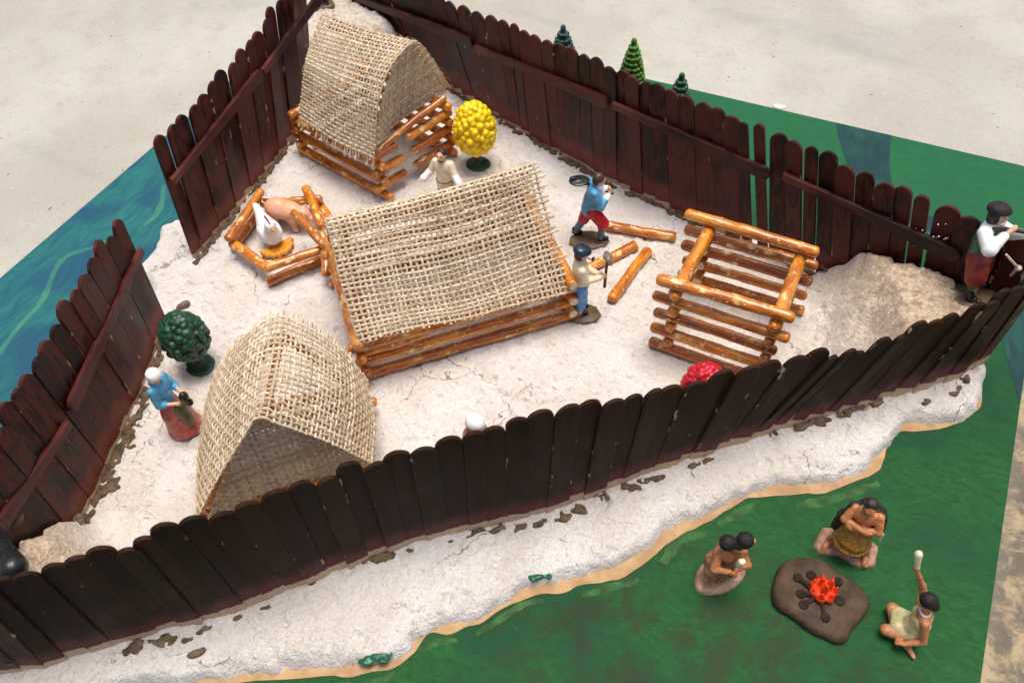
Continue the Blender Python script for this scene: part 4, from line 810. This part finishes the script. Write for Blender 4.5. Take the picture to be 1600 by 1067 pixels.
# --- man in cream behind the middle cabin, facing the viewer
p = at(688, 225, 11.3); p = V3(p[0], p[1], zd(p[0], p[1])); r_ = person('toy bearded man in cream jacket with black belt, standing behind the largest cabin', p, yaw_of(-.45, -1))
rock_base(r_, blobpoly(1.6, 1.4, 5), BASEBR)
hd, P, Rm = head((0, .2, 9.0), (0, 1, .22), s=.98)
legs = [C((.45, 0, 4.6), (.5, .15, 2.6), .6, .46), C((.5, .15, 2.6), (.5, 0, .6), .42, .28), C((-.45, 0, 4.6), (-.5, .15, 2.6), .6, .46), C((-.5, .15, 2.6), (-.5, 0, .6), .42, .28), C((.5, 0, .5), (.5, .6, .45), .2), C((-.5, 0, .5), (-.5, .6, .45), .2)]
tor = [C((0, 0, 4.8), (0, .05, 6.2), .82, .85), Eo((0, .05, 7.1), (1.05, .7, 1.0)), C((0, .1, 7.9), (0, .15, 8.5), .38, .34)]
el = V3(-1.7, .5, 6.3); wl = V3(-2.5, 1.1, 5.8); er = V3(1.7, .5, 6.3); wr = V3(2.3, 1.3, 5.7)
arm = [C((1.0, 0, 7.6), er, .36, .3), C(er, wr, .28, .2), C((-1.0, 0, 7.6), el, .36, .3), C(el, wl, .28, .2)]
sdf_mesh('body', hd+legs+tor+arm+hand(wr, (.7, .7, -.3), (0, .3, 1), curl=.4)+hand(wl, (-.7, .7, -.3), (0, .3, 1), curl=.4, side=-1), SKIN_PALE, r_, res=.075, k=.12)
sdf_mesh('jacket', [C((0, 0, 4.4), (0, .05, 6.2), 1.15, 1.0), Eo((0, .05, 7.1), (1.22, .86, 1.1)), C((1.02, 0, 7.65), er, .5, .46), C((-1.02, 0, 7.65), el, .5, .46)], CREAM, r_, res=.085, k=.14)
sdf_mesh('sleeve', [C(er*.9+V3(1, 0, 7.6)*.1, wr, .5, .46), Eo(wr, (.55, .5, .5))], WHITE, r_, res=.085); sdf_mesh('sleeve', [C(el*.9+V3(-1, 0, 7.6)*.1, wl, .48, .44), Eo(wl, (.5, .45, .45))], WHITE, r_, res=.085)
sdf_mesh('belt', [Eo((0, .02, 5.25), (1.19, 1.14, .17))], BLACK, r_, res=.06)
sdf_mesh('breeches', [C((.45, 0, 4.4), (.5, .15, 2.5), .8, .62), C((-.45, 0, 4.4), (-.5, .15, 2.5), .8, .62)], OLIVE, r_, res=.09)
sdf_mesh('hair', [Eo(P(0, -.15, .22), (.64, .66, .66)), Eo(P(0, -.3, -.2), (.58, .45, .55)), Eo(P(0, .36, -.58), (.36, .28, .26), Rm)], DKHAIR, r_, res=.075, k=.1); eyes(P, r_, .9)
sdf_mesh('boot', shoe(V3(.5, -.05, .5), (.1, 1, 0)), BLACK, r_, res=.09); sdf_mesh('boot', shoe(V3(-.5, -.05, .5), (-.1, 1, 0)), BLACK, r_, res=.09)
# --- white capped woman behind the front fence
p = at(733, 640, 11.8); p = V3(p[0], p[1], zd(p[0], p[1])); r_ = person('toy woman in white bonnet, only head and shoulder showing over the foreground fence', p, yaw_of(1, -.55))
hd, P, Rm = head((0, .5, 9.0), (0, 1, -.35), s=.92)
tor = [C((0, 0, 1.0), (0, 0, 5.0), .9, .75), Eo((0, .1, 6.9), (1.05, .7, 1.15)), C((0, .2, 7.8), (0, .4, 8.5), .36, .32)]
wr = V3(.6, 1.6, 5.2); er = V3(1.4, .5, 5.6); wl = V3(-.6, 1.6, 5.2); el = V3(-1.4, .5, 5.6)
arm = [C((1.0, 0, 7.4), er, .36, .3), C(er, wr, .27, .19), C((-1.0, 0, 7.4), el, .36, .3), C(el, wl, .27, .19)]
sdf_mesh('body', hd+tor+arm+hand(wr, (-.3, 1, 0), (-1, 0, 0), curl=.7)+hand(wl, (.3, 1, 0), (1, 0, 0), curl=.7, side=-1), SKIN_PALE, r_, res=.08, k=.12)
DRS = paint('rust_brown_dress_paint', (.34, .12, .075), .3)
sdf_mesh('dress', [Eo((0, 0, 6.9), (1.25, .9, 1.3)), C((1.02, 0, 7.45), er, .55, .46), C((-1.02, 0, 7.45), el, .55, .46), C((0, 0, 5.4), (0, .1, 3.2), .95, 1.4), C((0, .1, 3.2), (0, .1, .9), 1.4, 1.8), Eo((0, .1, .6), (1.9, 1.8, .6))], DRS, r_, res=.1, k=.25, noise=.05, nscale=1.6, zmin=.02)
sdf_mesh('bonnet', [Eo(P(0, -.12, .28), (.84, .95, .78), Rm), Eo(P(0, -.5, -.2), (.62, .6, .7), Rm)], WHITE, r_, res=.085, k=.15)
sdf_mesh('hair', [Eo(P(0, .38, .26), (.50, .24, .26), Rm)], paint('grey_brown_hair_paint', (.20, .15, .11), .3), r_, res=.07); eyes(P, r_, .9)
SC = 1.12
# --- soldier on the bastion
p = gl(1519, 466); r_ = person('toy soldier in black hat, green vest and rust red breeches aiming a musket', p, yaw_of(1, -.9))
lean = Vector((-1.69, 1.3, 8.0)).normalized(); r_.rotation_euler = (Vector((0, 0, 1)).rotation_difference(lean).to_matrix() @ Matrix.Rotation(yaw_of(1, -.9), 3, 'Z')).to_euler()
rock_base(r_, [(-1.9, -2.2), (-.3, -2.7), (1.2, -2.2), (2.0, -.6), (1.9, 1.2), (.6, 2.0), (-1.2, 1.7), (-2.2, .2)], BASEBR, .45)
hd, P, Rm = head((-.25, .55, 8.05), (0, 1, -.12), s=.9)
legs = [C((.5, 0, 4.2), (1.0, .25, 2.4), .62, .48), C((1.0, .25, 2.4), (1.1, .1, .7), .42, .28), C((-.5, 0, 4.2), (-1.0, -.1, 2.4), .62, .48), C((-1.0, -.1, 2.4), (-1.1, -.3, .7), .42, .28), C((1.1, .1, .6), (1.3, .7, .5), .2), C((-1.1, -.3, .6), (-1.2, .3, .5), .2)]
tor = [C((0, 0, 4.3), (0, .1, 5.6), .82, .85), Eo((0, .15, 6.4), (1.05, .72, .95)), C((-.1, .25, 7.1), (-.2, .45, 7.7), .38, .34)]
er = V3(1.75, .9, 6.1); wr = V3(.45, 1.75, 7.3); el = V3(-1.1, 1.6, 6.2); wl = V3(-.05, 3.0, 7.0)
arm = [C((1.0, .1, 6.95), er, .36, .3), C(er, wr, .28, .2), C((-1.0, .2, 6.95), el, .36, .3), C(el, wl, .28, .2)]
sdf_mesh('body', hd+legs+tor+arm+hand(wr, (-.6, .6, .3), (-1, 0, .3), curl=.9)+hand(wl, (.3, .6, .3), (.3, 0, 1), curl=.8, side=-1), SKIN_PALE, r_, res=.075, k=.12)
sdf_mesh('shirt', [C((1.0, .1, 7.0), er, .52, .60), C(er, er+(wr-er)*.7, .58, .38), C((-1.0, .2, 7.0), el, .52, .56), C(el, el+(wl-el)*.75, .54, .36), Eo((0, .15, 6.95), (1.1, .66, .5))], WHITE, r_, res=.085, k=.14)
sdf_mesh('vest', [C((0, 0, 4.5), (0, .1, 5.6), 1.0, 1.0), Eo((0, .15, 6.35), (1.14, .88, .95))], VEST, r_, res=.085, k=.14, noise=.05, nscale=2)
sdf_mesh('breeches', [Eo((0, 0, 4.1), (1.25, .95, .7)), C((.55, 0, 4.1), (1.0, .2, 2.7), .95, .85), C((-.55, 0, 4.1), (-1.0, 0, 2.7), .95, .85)], RUST, r_, res=.085, k=.2, noise=.06, nscale=2)
for sx in (1, -1):
    sdf_mesh('stocking', [C((1.0*sx, .1*sx, 2.3), (1.1*sx, -.1+.2*sx, 1.2), .44, .36)], VEST, r_, res=.08); sdf_mesh('boot', shoe(V3(1.1*sx, -.1+.15*sx, .65), (.2*sx, 1, 0))+[C((1.1*sx, -.1+.15*sx, .7), (1.08*sx, -.1+.15*sx, 1.4), .36, .42)], BLACK, r_, res=.08)
sdf_mesh('hair', [Eo(P(0, -.2, -.05), (.66, .6, .75), Rm), Eo(P(0, -.3, -.5), (.6, .5, .45), Rm)], DKHAIR, r_, res=.08)
sdf_mesh('hat', [Eo(P(0, -.05, .55), (.86, .95, .26), Rm), Eo(P(0, -.15, .70), (.80, .86, .46), Rm)], HAIRBLK, r_, res=.08, k=.15); sdf_mesh('scarf', [Eo(P(0, .5, -.62), (.42, .3, .26), Rm)], WHITE, r_, res=.07); eyes(P, r_, .9)
m0, m1 = V3(.35, .9, 7.35), V3(-.35, 6.6, 7.2)
mu = sdf_mesh('musket', [C(m0+V3(.15, -.5, -.25), m0+V3(0, .6, 0), .22, .18), C(m0+V3(0, .5, 0), V3(-.1, 4.4, 7.2), .16, .13)], WOODH, r_, res=.07); sdf_mesh('barrel', [C(V3(.25, 1.8, 7.48), m1+V3(0, 0, .2), .10, .09)], STEEL, mu, res=.06, k=.03)
# a match rest propped beside him
rest = sdf_mesh('musket_rest', [C(at(1572, 398, 15.5)-p, at(1590, 418, 13.5)-p, .11, .13), Eo(at(1591, 419, 13.4)-p, (.32, .32, .28)), C(at(1590, 419, 13.4)-p, at(1566, 446, 9.6)-p, .14, .18)], BONE, None, res=.07, k=.05); rest.location = p; tag(rest, 'thin forked stick leaning behind the soldier with the musket', 'stick')
SC = 1.0
# --- figure at the far bastion, boots only in frame
p = gl(505, 10); r_ = person('toy figure on a brown base at the far top corner, only dark boots showing', p, yaw_of(.3, -1))
rock_base(r_, blobpoly(1.75, 1.5, 9), BASEBR, .4)
hd, P, Rm = head((0, .1, 8.7), s=.9)
legs = [C((.5, 0, 4.6), (.5, .15, 2.6), .6, .46), C((.5, .15, 2.6), (.5, 0, .6), .42, .28), C((-.5, 0, 4.6), (-.5, .15, 2.6), .6, .46), C((-.5, .15, 2.6), (-.5, 0, .6), .42, .28), C((.5, 0, .5), (.5, .6, .45), .2), C((-.5, 0, .5), (-.5, .6, .45), .2)]
arm = [C((1, 0, 7.3), (1.3, .1, 6), .36, .3), C((1.3, .1, 6), (1.2, .6, 4.9), .28, .2), C((-1, 0, 7.3), (-1.3, .1, 6), .36, .3), C((-1.3, .1, 6), (-1.2, .6, 4.9), .28, .2)]
sdf_mesh('body', hd+legs+arm+[C((0, 0, 4.7), (0, 0, 6), .8), Eo((0, 0, 6.8), (1.05, .7, 1)), C((0, 0, 7.6), (0, .1, 8.2), .36)]+hand(V3(1.2, .6, 4.9), (0, .4, -1), (-1, 0, 0))+hand(V3(-1.2, .6, 4.9), (0, .4, -1), (1, 0, 0), side=-1), SKIN_PALE, r_, res=.09)
sdf_mesh('coat', [C((0, 0, 4.4), (0, 0, 6), 1.0), Eo((0, 0, 6.8), (1.2, .85, 1.1)), C((1, 0, 7.35), (1.32, .1, 6), .48, .42), C((-1, 0, 7.35), (-1.32, .1, 6), .48, .42)], NAVY, r_, res=.1)
sdf_mesh('boot', shoe(V3(.5, -.05, .55), (.15, 1, 0))+[C((.5, 0, .6), (.5, .1, 2.2), .36, .45)], NAVY, r_, res=.09); sdf_mesh('boot', shoe(V3(-.5, -.05, .55), (-.15, 1, 0))+[C((-.5, 0, .6), (-.5, .1, 2.2), .36, .45)], BLACK, r_, res=.09)
sdf_mesh('hair', [Eo(P(0, -.15, .2), (.64, .64, .66))], DKHAIR, r_, res=.09)
# --- figures by the camp fire
def gb(px, py): p_ = at(px, py, 0); p_[2] = .02; return p_
SC = 0.9
p = gb(1322, 855); r_ = person('toy person in dark feathered cloak and ochre fringed skirt, standing with folded arms', p, math.pi)
rock_base(r_, [(-2.8, -1.2), (-2.9, .9), (-1.6, 1.7), (.5, 1.3), (2.2, 1.9), (3.0, 1.2), (2.6, -1.0), (.8, -1.7), (-1.2, -2.0)], BASEPK, .5)
hd, P, Rm = head((.1, .45, 9.0), (-.15, 1, -.30), s=1.0)
legs = [C((.6, .2, 4.6), (1.2, .5, 2.7), .68, .54), C((1.2, .5, 2.7), (1.7, .4, .9), .50, .36), C((-.6, .2, 4.6), (-1.2, .5, 2.7), .68, .54), C((-1.2, .5, 2.7), (-1.7, .4, .9), .50, .36), C((1.7, .4, .85), (1.95, 1.25, .68), .32, .28), C((-1.7, .4, .85), (-1.85, 1.25, .68), .32, .28)]
tor = [C((0, .2, 4.8), (0, .15, 6.0), .9, .92), Eo((0, .2, 7.0), (1.2, .8, 1.05)), C((.05, .25, 7.9), (.08, .38, 8.5), .42, .38)]
er = V3(1.55, .9, 6.3); wr = V3(-.3, 1.55, 6.5); el = V3(-1.5, .9, 6.2); wl = V3(.6, 1.4, 6.1)
arm = [C((1.1, .15, 7.6), er, .44, .38), C(er, wr, .38, .28), C((-1.1, .15, 7.6), el, .44, .38), C(el, wl, .36, .26)]
toes = []
for sx, b in ((1, V3(1.95, 1.25, .62)), (-1, V3(-1.85, 1.25, .62))):
    for i in range(5): o = (i-2)*.13; toes.append(C(b+V3(o, 0, 0), b+V3(o, .32-.03*abs(i-1), -.03), .09, .08))
sdf_mesh('body', hd+legs+tor+arm+toes+hand(wr, (-1, .2, 0), (0, -1, 0), curl=.4)+hand(wl, (1, .2, 0), (0, -1, 0), curl=.4, side=-1), SKIN_BROWN, r_, res=.075, k=.12)
sdf_mesh('skirt', [Eo((0, .2, 4.9), (1.4, 1.1, .8)), C((0, .2, 4.7), (0, .45, 3.3), 1.3, 1.6)]+[C((1.66*math.sin(a), .45+1.55*math.cos(a), 2.5), (1.72*math.sin(a), .45+1.6*math.cos(a), 2.0), .16, .10) for a in np.linspace(-1.9, 1.9, 19)], HIDE, r_, res=.085, k=.12, noise=.06, nscale=2.2)
rr = random.Random(3); ck = [C((0, -.55, 7.4), (.2, -1.0, 3.8), .95, 1.3), C((1.2, -.1, 7.5), (1.5, .05, 5.4), .52, .58), C((-1.2, -.1, 7.5), (-1.5, .0, 5.4), .52, .58), C((1.5, -.3, 5.2), (1.8, -.3, 2.6), .65, .40), C((-1.6, -.4, 5.0), (-1.6, -.6, 3.6), .6, .35)]
for i in range(34):
    a = rr.uniform(1.6, 4.68); zz = rr.uniform(3.5, 7.4); ck.append(C((1.45*math.sin(a), -.3+1.15*math.cos(a), zz), (1.6*math.sin(a), -.3+1.3*math.cos(a), zz-.7), .22, .13))
sdf_mesh('cloak', ck, FUR, r_, res=.1, k=.13, noise=.10, nscale=2.4)
sdf_mesh('hair', [Eo(P(0, -.22, .34), (.66, .64, .60), Rm), Eo(P(0, -.42, -.1), (.58, .42, .62), Rm)], DKHAIR, r_, res=.08); eyes(P, r_, 1.0)
sdf_mesh('earring', [Eo(P(.62, .05, -.28), (.13, .13, .17))], BONE, r_, res=.05); sdf_mesh('feather', [C((-2.0, .3, 5.2), (-2.1, .4, 4.0), .16, .08)], BONE, r_, res=.06)
SC = 0.88
# crouching figure with two dark hair buns
p = gb(1124, 900); r_ = person('toy person with two round dark hair buns bending forward with a white cup', p, 0.0)
rock_base(r_, [(q_[0]*math.cos(.9)-q_[1]*math.sin(.9), q_[0]*math.sin(.9)+q_[1]*math.cos(.9)) for q_ in blobpoly(2.7, 1.75, 3, amt=.08)], BASEPK, .5)
fx = nz((.62, -.78, 0)); sx_ = V3(.78, .62, 0)
hd, P, Rm = head((1.0, -.45, 8.1), (.55, -.62, -.5), s=1.0)
hL, hR = V3(-.9, -.35, 3.3), V3(.15, .55, 3.3); kL, kR = V3(-.75, -1.3, 2.2), V3(.95, .35, 2.2); fLp, fRp = V3(-.95, -.55, .8), V3(.65, 1.2, .8)
legs = [C(hL, kL, .78, .6), C(kL, fLp, .54, .36), C(hR, kR, .78, .6), C(kR, fRp, .54, .36), C(fLp, fLp+fx*.85-V3(0, 0, .1), .32, .28), C(fRp, fRp+fx*.85-V3(0, 0, .1), .32, .28)]
tor = [C((-.35, .1, 3.3), (-.1, .0, 4.9), 1.0, .92), Eo((.05, -.1, 6.0), (1.12, 1.05, 1.15)), C((.2, -.15, 6.7), (.75, -.4, 7.4), .46, .4)]
sL, sR = V3(-.75, -.7, 6.5), V3(.95, .45, 6.5); eL_, eR_ = V3(-.6, -1.9, 5.0), V3(2.0, -.3, 5.2); wL, wR = V3(.7, -1.9, 5.6), V3(1.45, -1.3, 6.0)
arm = [C(sL, eL_, .46, .40), C(eL_, wL, .38, .27), C(sR, eR_, .46, .40), C(eR_, wR, .38, .27), C(sR, (1.55, .75, 7.6), .42, .36), C((1.55, .75, 7.6), (1.75, .45, 8.6), .34, .26), C((-.5, .35, 5.6), (-.9, -.1, 4.6), .5, .4)]
toes = []
for b in (fLp, fRp):
    for i in range(5): q_ = b+fx*.85+sx_*(i-2)*.13-V3(0, 0, .12); toes.append(C(q_, q_+fx*.3, .09, .08))
sdf_mesh('body', hd+legs+tor+arm+toes+hand(wL, (.8, -.3, .5), (0, .6, 0), curl=.6)+hand(wR, (-.2, -.8, .5), (-1, 0, 0), curl=.6, side=-1), SKIN_BROWN, r_, res=.08, k=.14)
sdf_mesh('wrap', [C(hL, kL*.7+hL*.3, .95, .8), C(hR, kR*.7+hR*.3, .95, .8), Eo((-.3, .1, 3.4), (1.25, 1.2, 1.0)), C((-.35, .1, 3.4), (-.05, .0, 5.6), 1.12, 1.08), Eo((-.1, .1, 5.9), (1.1, 1.05, .9)), C((-.1, -.6, 3.1), (.2, -.7, 1.5), .75, .5), C((-.3, .2, 3.0), (-.5, .4, 1.2), .9, .7)], paint('dull_brown_hide_paint', (.30, .135, .075), .4, 2.5, bump=.6), r_, res=.09, k=.2, noise=.09, nscale=2)
sdf_mesh('hair', [Eo(P(0, -.28, .34), (.62, .52, .50), Rm), Eo((1.05, .05, 8.95), (.80, .80, .74)), C((1.0, .0, 8.9), (-.2, -.5, 8.55), .30, .30), Eo((-.3, -.62, 8.45), (.78, .78, .74))], HAIRBLK, r_, res=.085, k=.1); eyes(P, r_, 1.0)
sdf_mesh('cup', [C((1.25, -1.25, 6.3), (1.4, -1.25, 7.25), .26, .36)], BONE, r_, res=.06)
SC = 0.94
# seated figure with the raised arm
p = gb(1425, 985); p[0:2] = at(1425, 985, .9)[:2]; r_ = person('toy person in pale yellow dress sitting cross legged, one arm raised with ivory corn', p, 0.0)
hd, P, Rm = head((-.55, .35, 6.1), (-.9, -.25, -.38), s=.98)
hN, hF = V3(.1, -.6, .9), V3(.1, .65, .9); kN, kF2 = V3(-2.0, -.9, 1.0), V3(-1.9, 1.3, .95); fN, fF = V3(-.6, .4, .45), V3(.1, -1.4, .4)
legs = [C(hN, kN, .68, .52), C(kN, fN, .48, .3), C(hF, kF2, .68, .52), C(kF2, (-1.2, -.6, .6), .46, .36), C((-1.2, -.6, .6), fF, .36, .28), C(fF, fF+V3(.55, -.55, -.08), .27, .2), C(fN, fN+V3(.4, .3, -.1), .27, .2)]
tor = [Eo((.1, 0, 1.0), (1.0, 1.2, .8)), C((.05, 0, 1.4), (0, .1, 2.6), .85, .8), Eo((-.02, .3, 3.6), (.75, 1.08, 1.1)), C((-.1, .35, 4.5), (-.42, .35, 5.4), .36, .33)]
sN, sF = V3(.15, -.55, 4.1), V3(-.2, 1.35, 4.2); eN = V3(.75, -1.1, 2.0); wN = V3(-.55, -1.7, 1.35); eF = V3(-1.05, 1.75, 5.9); wF = V3(-2.1, 1.7, 8.0)
arm = [C(sN, eN, .40, .34), C(eN, wN, .33, .22), C(sF, eF, .40, .33), C(eF, wF, .31, .2)]
sdf_mesh('body', hd+legs+tor+arm+hand(wN, (-.9, .1, -.3), (0, 0, -1), curl=.4)+hand(wF, (-.35, .1, 1), (-.2, -1, 0), curl=.9), SKIN_TAN, r_, res=.08, k=.12)
sdf_mesh('dress', [Eo((-.02, .3, 3.4), (.86, 1.14, 1.2)), C((.05, .05, 2.6), (-.1, 0, 1.3), .95, 1.12), C((-.2, -.4, 1.2), (-1.2, -.35, 1.25), .85, .70), C((-.2, .5, 1.2), (-1.3, .8, 1.2), .85, .72), Eo((-.9, .2, 1.3), (1.0, 1.2, .55))], DRESS, r_, res=.09, k=.2, noise=.05, nscale=2)
sdf_mesh('hair', [Eo(P(0, -.18, .26), (.70, .70, .70), Rm), C(P(0, -.40, .1), P(.1, -.55, -1.1), .62, .44), C(P(0, -.5, -.8), P(.2, -.62, -1.9), .44, .18)], HAIRBLK, r_, res=.085, k=.15); eyes(P, r_, .98)
sdf_mesh('necklace', [Eo((-.12, .35, 4.55), (.52, .62, .1))], WHITE, r_, res=.06)
cw = wF+V3(-.12, .0, .42); sdf_mesh('corn_ear', [C(cw+V3(.15, 0, -.75), cw, .10, .13), C(cw, cw+V3(-.45, .2, 1.7), .2, .32), Eo(cw+V3(-.47, .2, 1.75), (.27, .27, .42))], BONE, r_, res=.07)
# ================================================================== CAMP FIRE
c0 = gb(1284, 935); fire = empty('camp_fire', c0); tag(fire, 'toy camp fire of red orange flames on a flat dark brown rock slab', 'camp fire')
op = [(1228, 876), (1262, 868), (1290, 874), (1306, 890), (1322, 900), (1345, 914), (1360, 935), (1356, 952), (1340, 970), (1330, 980), (1325, 996), (1308, 999), (1292, 990), (1270, 982), (1245, 962), (1215, 944), (1210, 925), (1216, 895)]
OP = [at(x, y, .9)-c0 for x, y in op]; OP = smooth_poly(OP, 1)
v = []; n = len(OP); cen = np.mean(OP, 0)
for z, s in ((0, 1.03), (.35, 1.05), (.75, 1.0), (.92, .93)): v += [(*(cen+(q_-cen)*s), z) for q_ in OP]
for s in (.75, .5, .25): v += [(*(cen+(q_-cen)*s), .92+.12*float(n3(q_[0]*s, q_[1]*s, 2, .7))) for q_ in OP]
v.append((*cen, .95)); f = []
for k in range(6): f += [(k*n+i, k*n+(i+1) % n, (k+1)*n+(i+1) % n, (k+1)*n+i) for i in range(n)]
f += [(6*n+i, 6*n+(i+1) % n, 7*n) for i in range(n)]
ar = sum(OP[i][0]*OP[(i+1) % n][1]-OP[(i+1) % n][0]*OP[i][1] for i in range(n)); f = f if ar > 0 else [tuple(reversed(q_)) for q_ in f]
mesh('rock_slab', v, f, ROCK, fire)
ec = at(1286, 922, 1.3)-c0; fl = []
rr = random.Random(6)
for i in range(7):
    a = i*2*math.pi/7+.2; b = ec+V3(.78*math.cos(a), .78*math.sin(a), 0); b[2] = 1.0; tp = b+V3(.15*math.cos(a), .15*math.sin(a), rr.uniform(1.0, 1.5)); fl += [Eo(b+V3(0, 0, .35), (.42, .42, .5)), C(b+V3(0, 0, .3), tp, .36, .08)]
for i in range(3):
    a = i*2.1+.6; b = ec+V3(.3*math.cos(a), .3*math.sin(a), 0); b[2] = 1.2; fl += [C(b, b+V3(.1*math.cos(a), .1*math.sin(a), rr.uniform(1.5, 2.0)), .46, .12)]
sdf_mesh('flames', fl, EMBER, fire, res=.07, k=.06)
for x0, y0, x1, y1 in ((1247, 902, 1276, 926), (1252, 927, 1278, 930), (1256, 944, 1280, 930), (1290, 964, 1282, 934), (1312, 938, 1290, 928), (1310, 908, 1292, 920), (1268, 898, 1284, 916)):
    a, b = at(x0, y0, 1.05)-c0, at(x1, y1, 1.15)-c0; kn = [a+V3(.32*math.cos(t), .32*math.sin(t), 0) for t in np.linspace(0, 6.3, 8)]
    sdf_mesh('twig', [C(a, b, .20, .17)]+[C(kn[i], kn[i+1], .10) for i in range(7)], CHAR, fire, res=.08, k=.08)
# ================================================================== ANIMALS
p = gl(452, 352); pig = empty('pig', p, yaw_of(.95, -.35)); tag(pig, 'pink toy pig standing in the pretzel pen behind the white hen', 'pig')
legsP = [C((sx*.75, sy, 1.7), (sx*.8, sy+.1, .35), .5, .27) for sx in (1, -1) for sy in (1.35, -1.5)]
sdf_mesh('body', [Eo((0, -.9, 2.5), (1.35, 1.6, 1.35)), Eo((0, .7, 2.45), (1.25, 1.5, 1.25)), C((0, 1.5, 2.6), (0, 2.5, 2.5), 1.0, .8), Eo((0, 2.8, 2.45), (.75, .8, .75)), C((0, 3.2, 2.2), (0, 3.7, 2.05), .42, .40), C((.5, 2.5, 3.1), (.75, 2.9, 3.35), .26, .12), C((-.5, 2.5, 3.1), (-.75, 2.9, 3.35), .26, .12),
                  C((0, -2.4, 2.8), (.1, -2.75, 3.1), .12, .1), C((.1, -2.75, 3.1), (-.15, -2.85, 3.3), .1, .07)]+legsP+[C((sx*.8, sy+.1, .3), (sx*.8, sy+.3, .2), .24, .2) for sx in (1, -1) for sy in (1.35, -1.5)], PIGSK, pig, res=.1, k=.25)
for sx in (-.36, .36): sdf_mesh('eye', [Eo((sx*1.2, 3.3, 2.75), (.1, .1, .1))], BLACK, pig, res=.05)
p = gl(430, 384); hen = empty('hen', p, yaw_of(.55, -.9)); tag(hen, 'plump white toy hen with dark red comb and orange straw at its feet', 'hen')
sdf_mesh('body', [Eo((0, .2, 2.1), (1.25, 1.55, 1.3)), Eo((0, -.9, 2.6), (1.0, 1.4, 1.0)), C((0, -1.4, 2.9), (0, -3.0, 4.1), .8, .35), C((0, -1.2, 2.7), (0, -2.8, 3.5), .85, .3), C((0, .9, 2.9), (0, 1.3, 4.0), .85, .6), Eo((0, 1.4, 4.3), (.62, .68, .6)), Eo((.95, -.2, 2.2), (.4, 1.2, .8)), Eo((-.95, -.2, 2.2), (.4, 1.2, .8))], WHITE, hen, res=.1, k=.3)
sdf_mesh('comb', [Eo((0, 1.0+.32*i, 4.95-.05*i*i), (.10, .24, .28)) for i in range(-2, 3)], HENRED, hen, res=.05, k=.05); sdf_mesh('beak', [C((0, 1.95, 4.25), (0, 2.45, 4.1), .24, .06)], ORANGE, hen, res=.05); sdf_mesh('wattle', [Eo((0, 1.95, 3.85), (.13, .14, .25))], HENRED, hen, res=.05)
sdf_mesh('straw_fan', [C((.35*math.sin(a), .6+.35*math.cos(a), .3), (1.75*math.sin(a), .6+1.75*math.cos(a), .55), .30, .42) for a in np.linspace(-1.35, 1.35, 8)], ORANGE, hen, res=.09, k=.10)
for sx in (-1, 1): sdf_mesh('eye', [Eo((sx*.5, 1.75, 4.45), (.09, .09, .09))], BLACK, hen, res=.05); sdf_mesh('leg', [C((sx*.5, .2, 1.2), (sx*.5, .3, .1), .14, .12)], ORANGE, hen, res=.07)
# ================================================================== CANNON, PEBBLE, CRUMBS
mz = at(22, 888, 12.2); br = at(-72, 772, 11.2); ca = nz(mz-br); cn = empty('cannon', at(-40, 830, 9)); tag(cn, 'black toy cannon at the left edge, its muzzle poking out over the foreground fence', 'cannon')
inv = Matrix.Translation(-cn.location)
def cpart(nm, pr, m, **k):
    o = sdf_mesh(nm, pr, m, None, **k); o.parent = cn; o.matrix_parent_inverse = inv; return o
cpart('barrel', [C(br, mz-ca*.6, 1.25, .95), C(mz-ca*.75, mz-ca*.1, 1.02, 1.04), C(br, br-ca*.8, .5, .5), Eo(br-ca*1.3, (.5, .5, .5)), C(br+ca*3, br+ca*3.3, 1.5, 1.5)], BLACK, res=.13, k=.1)
sdx = nz(np.cross(ca, [0, 0, 1]))
cpart('carriage', [C(br+sdx*1.2-V3(0, 0, 1.4), br+ca*5+sdx*1.2-V3(0, 0, 1.2), .5), C(br-sdx*1.2-V3(0, 0, 1.4), br+ca*5-sdx*1.2-V3(0, 0, 1.2), .5), C(br+sdx*1.2-V3(0, 0, 1.6), br-sdx*1.2-V3(0, 0, 1.6), .4)], TRUNKBR, res=.14)
for t in (1.0, 4.4):
    for s in (1, -1): cc = br+ca*t+sdx*s*1.7-V3(0, 0, 2.1); cpart('wheel', [C(cc-sdx*.15, cc+sdx*.15, .9)], TRUNKBR, res=.12)
pb = gl(288, 481); pe = sdf_mesh('pebble', [Eo((0, 0, .35), (.42, .85, .42)), Eo((.05, .3, .45), (.34, .5, .38))], paint('brown_pebble', (.16, .105, .06), .4, 2), None, res=.08, noise=.06, nscale=2); pe.location = pb; pe.rotation_euler = (0, 0, -.5); tag(pe, 'small brown pebble on the white yard behind the dark green tree', 'pebble')
rr = random.Random(31); pr = []
for i in range(75):
    x = rr.gauss(1480, 32); y = 378+(x-1470)*.42+rr.gauss(0, 13)
    if 1385 < x < 1560: q_ = onwall(x, y, np.array([98, -32.75]), np.array([106.4, -34.55])); s = rr.choice((.04, .045, .055, .08)); pr.append(Eo(q_, (s, s, s)))
cb = sdf_mesh('salt_crumbs', pr, SALT, None, res=.035, k=.03, noise=.05, nscale=7); cb.parent = bk; cb.matrix_parent_inverse = Matrix.Translation(-bk.location); cb['kind'] = 'stuff'
ch = sdf_mesh('plaster_chip', [Eo((0, 0, .1), (.75, .45, .25)), Eo((.6, .2, .05), (.4, .3, .2))], PALECONC, None, res=.12, noise=.12, nscale=1.5); q_ = at(1216, 168, -1.0); ch.location = q_; tag(ch, 'small white chip on the concrete just off the far edge of the green board', 'chip')
print('objects', len(bpy.data.objects))
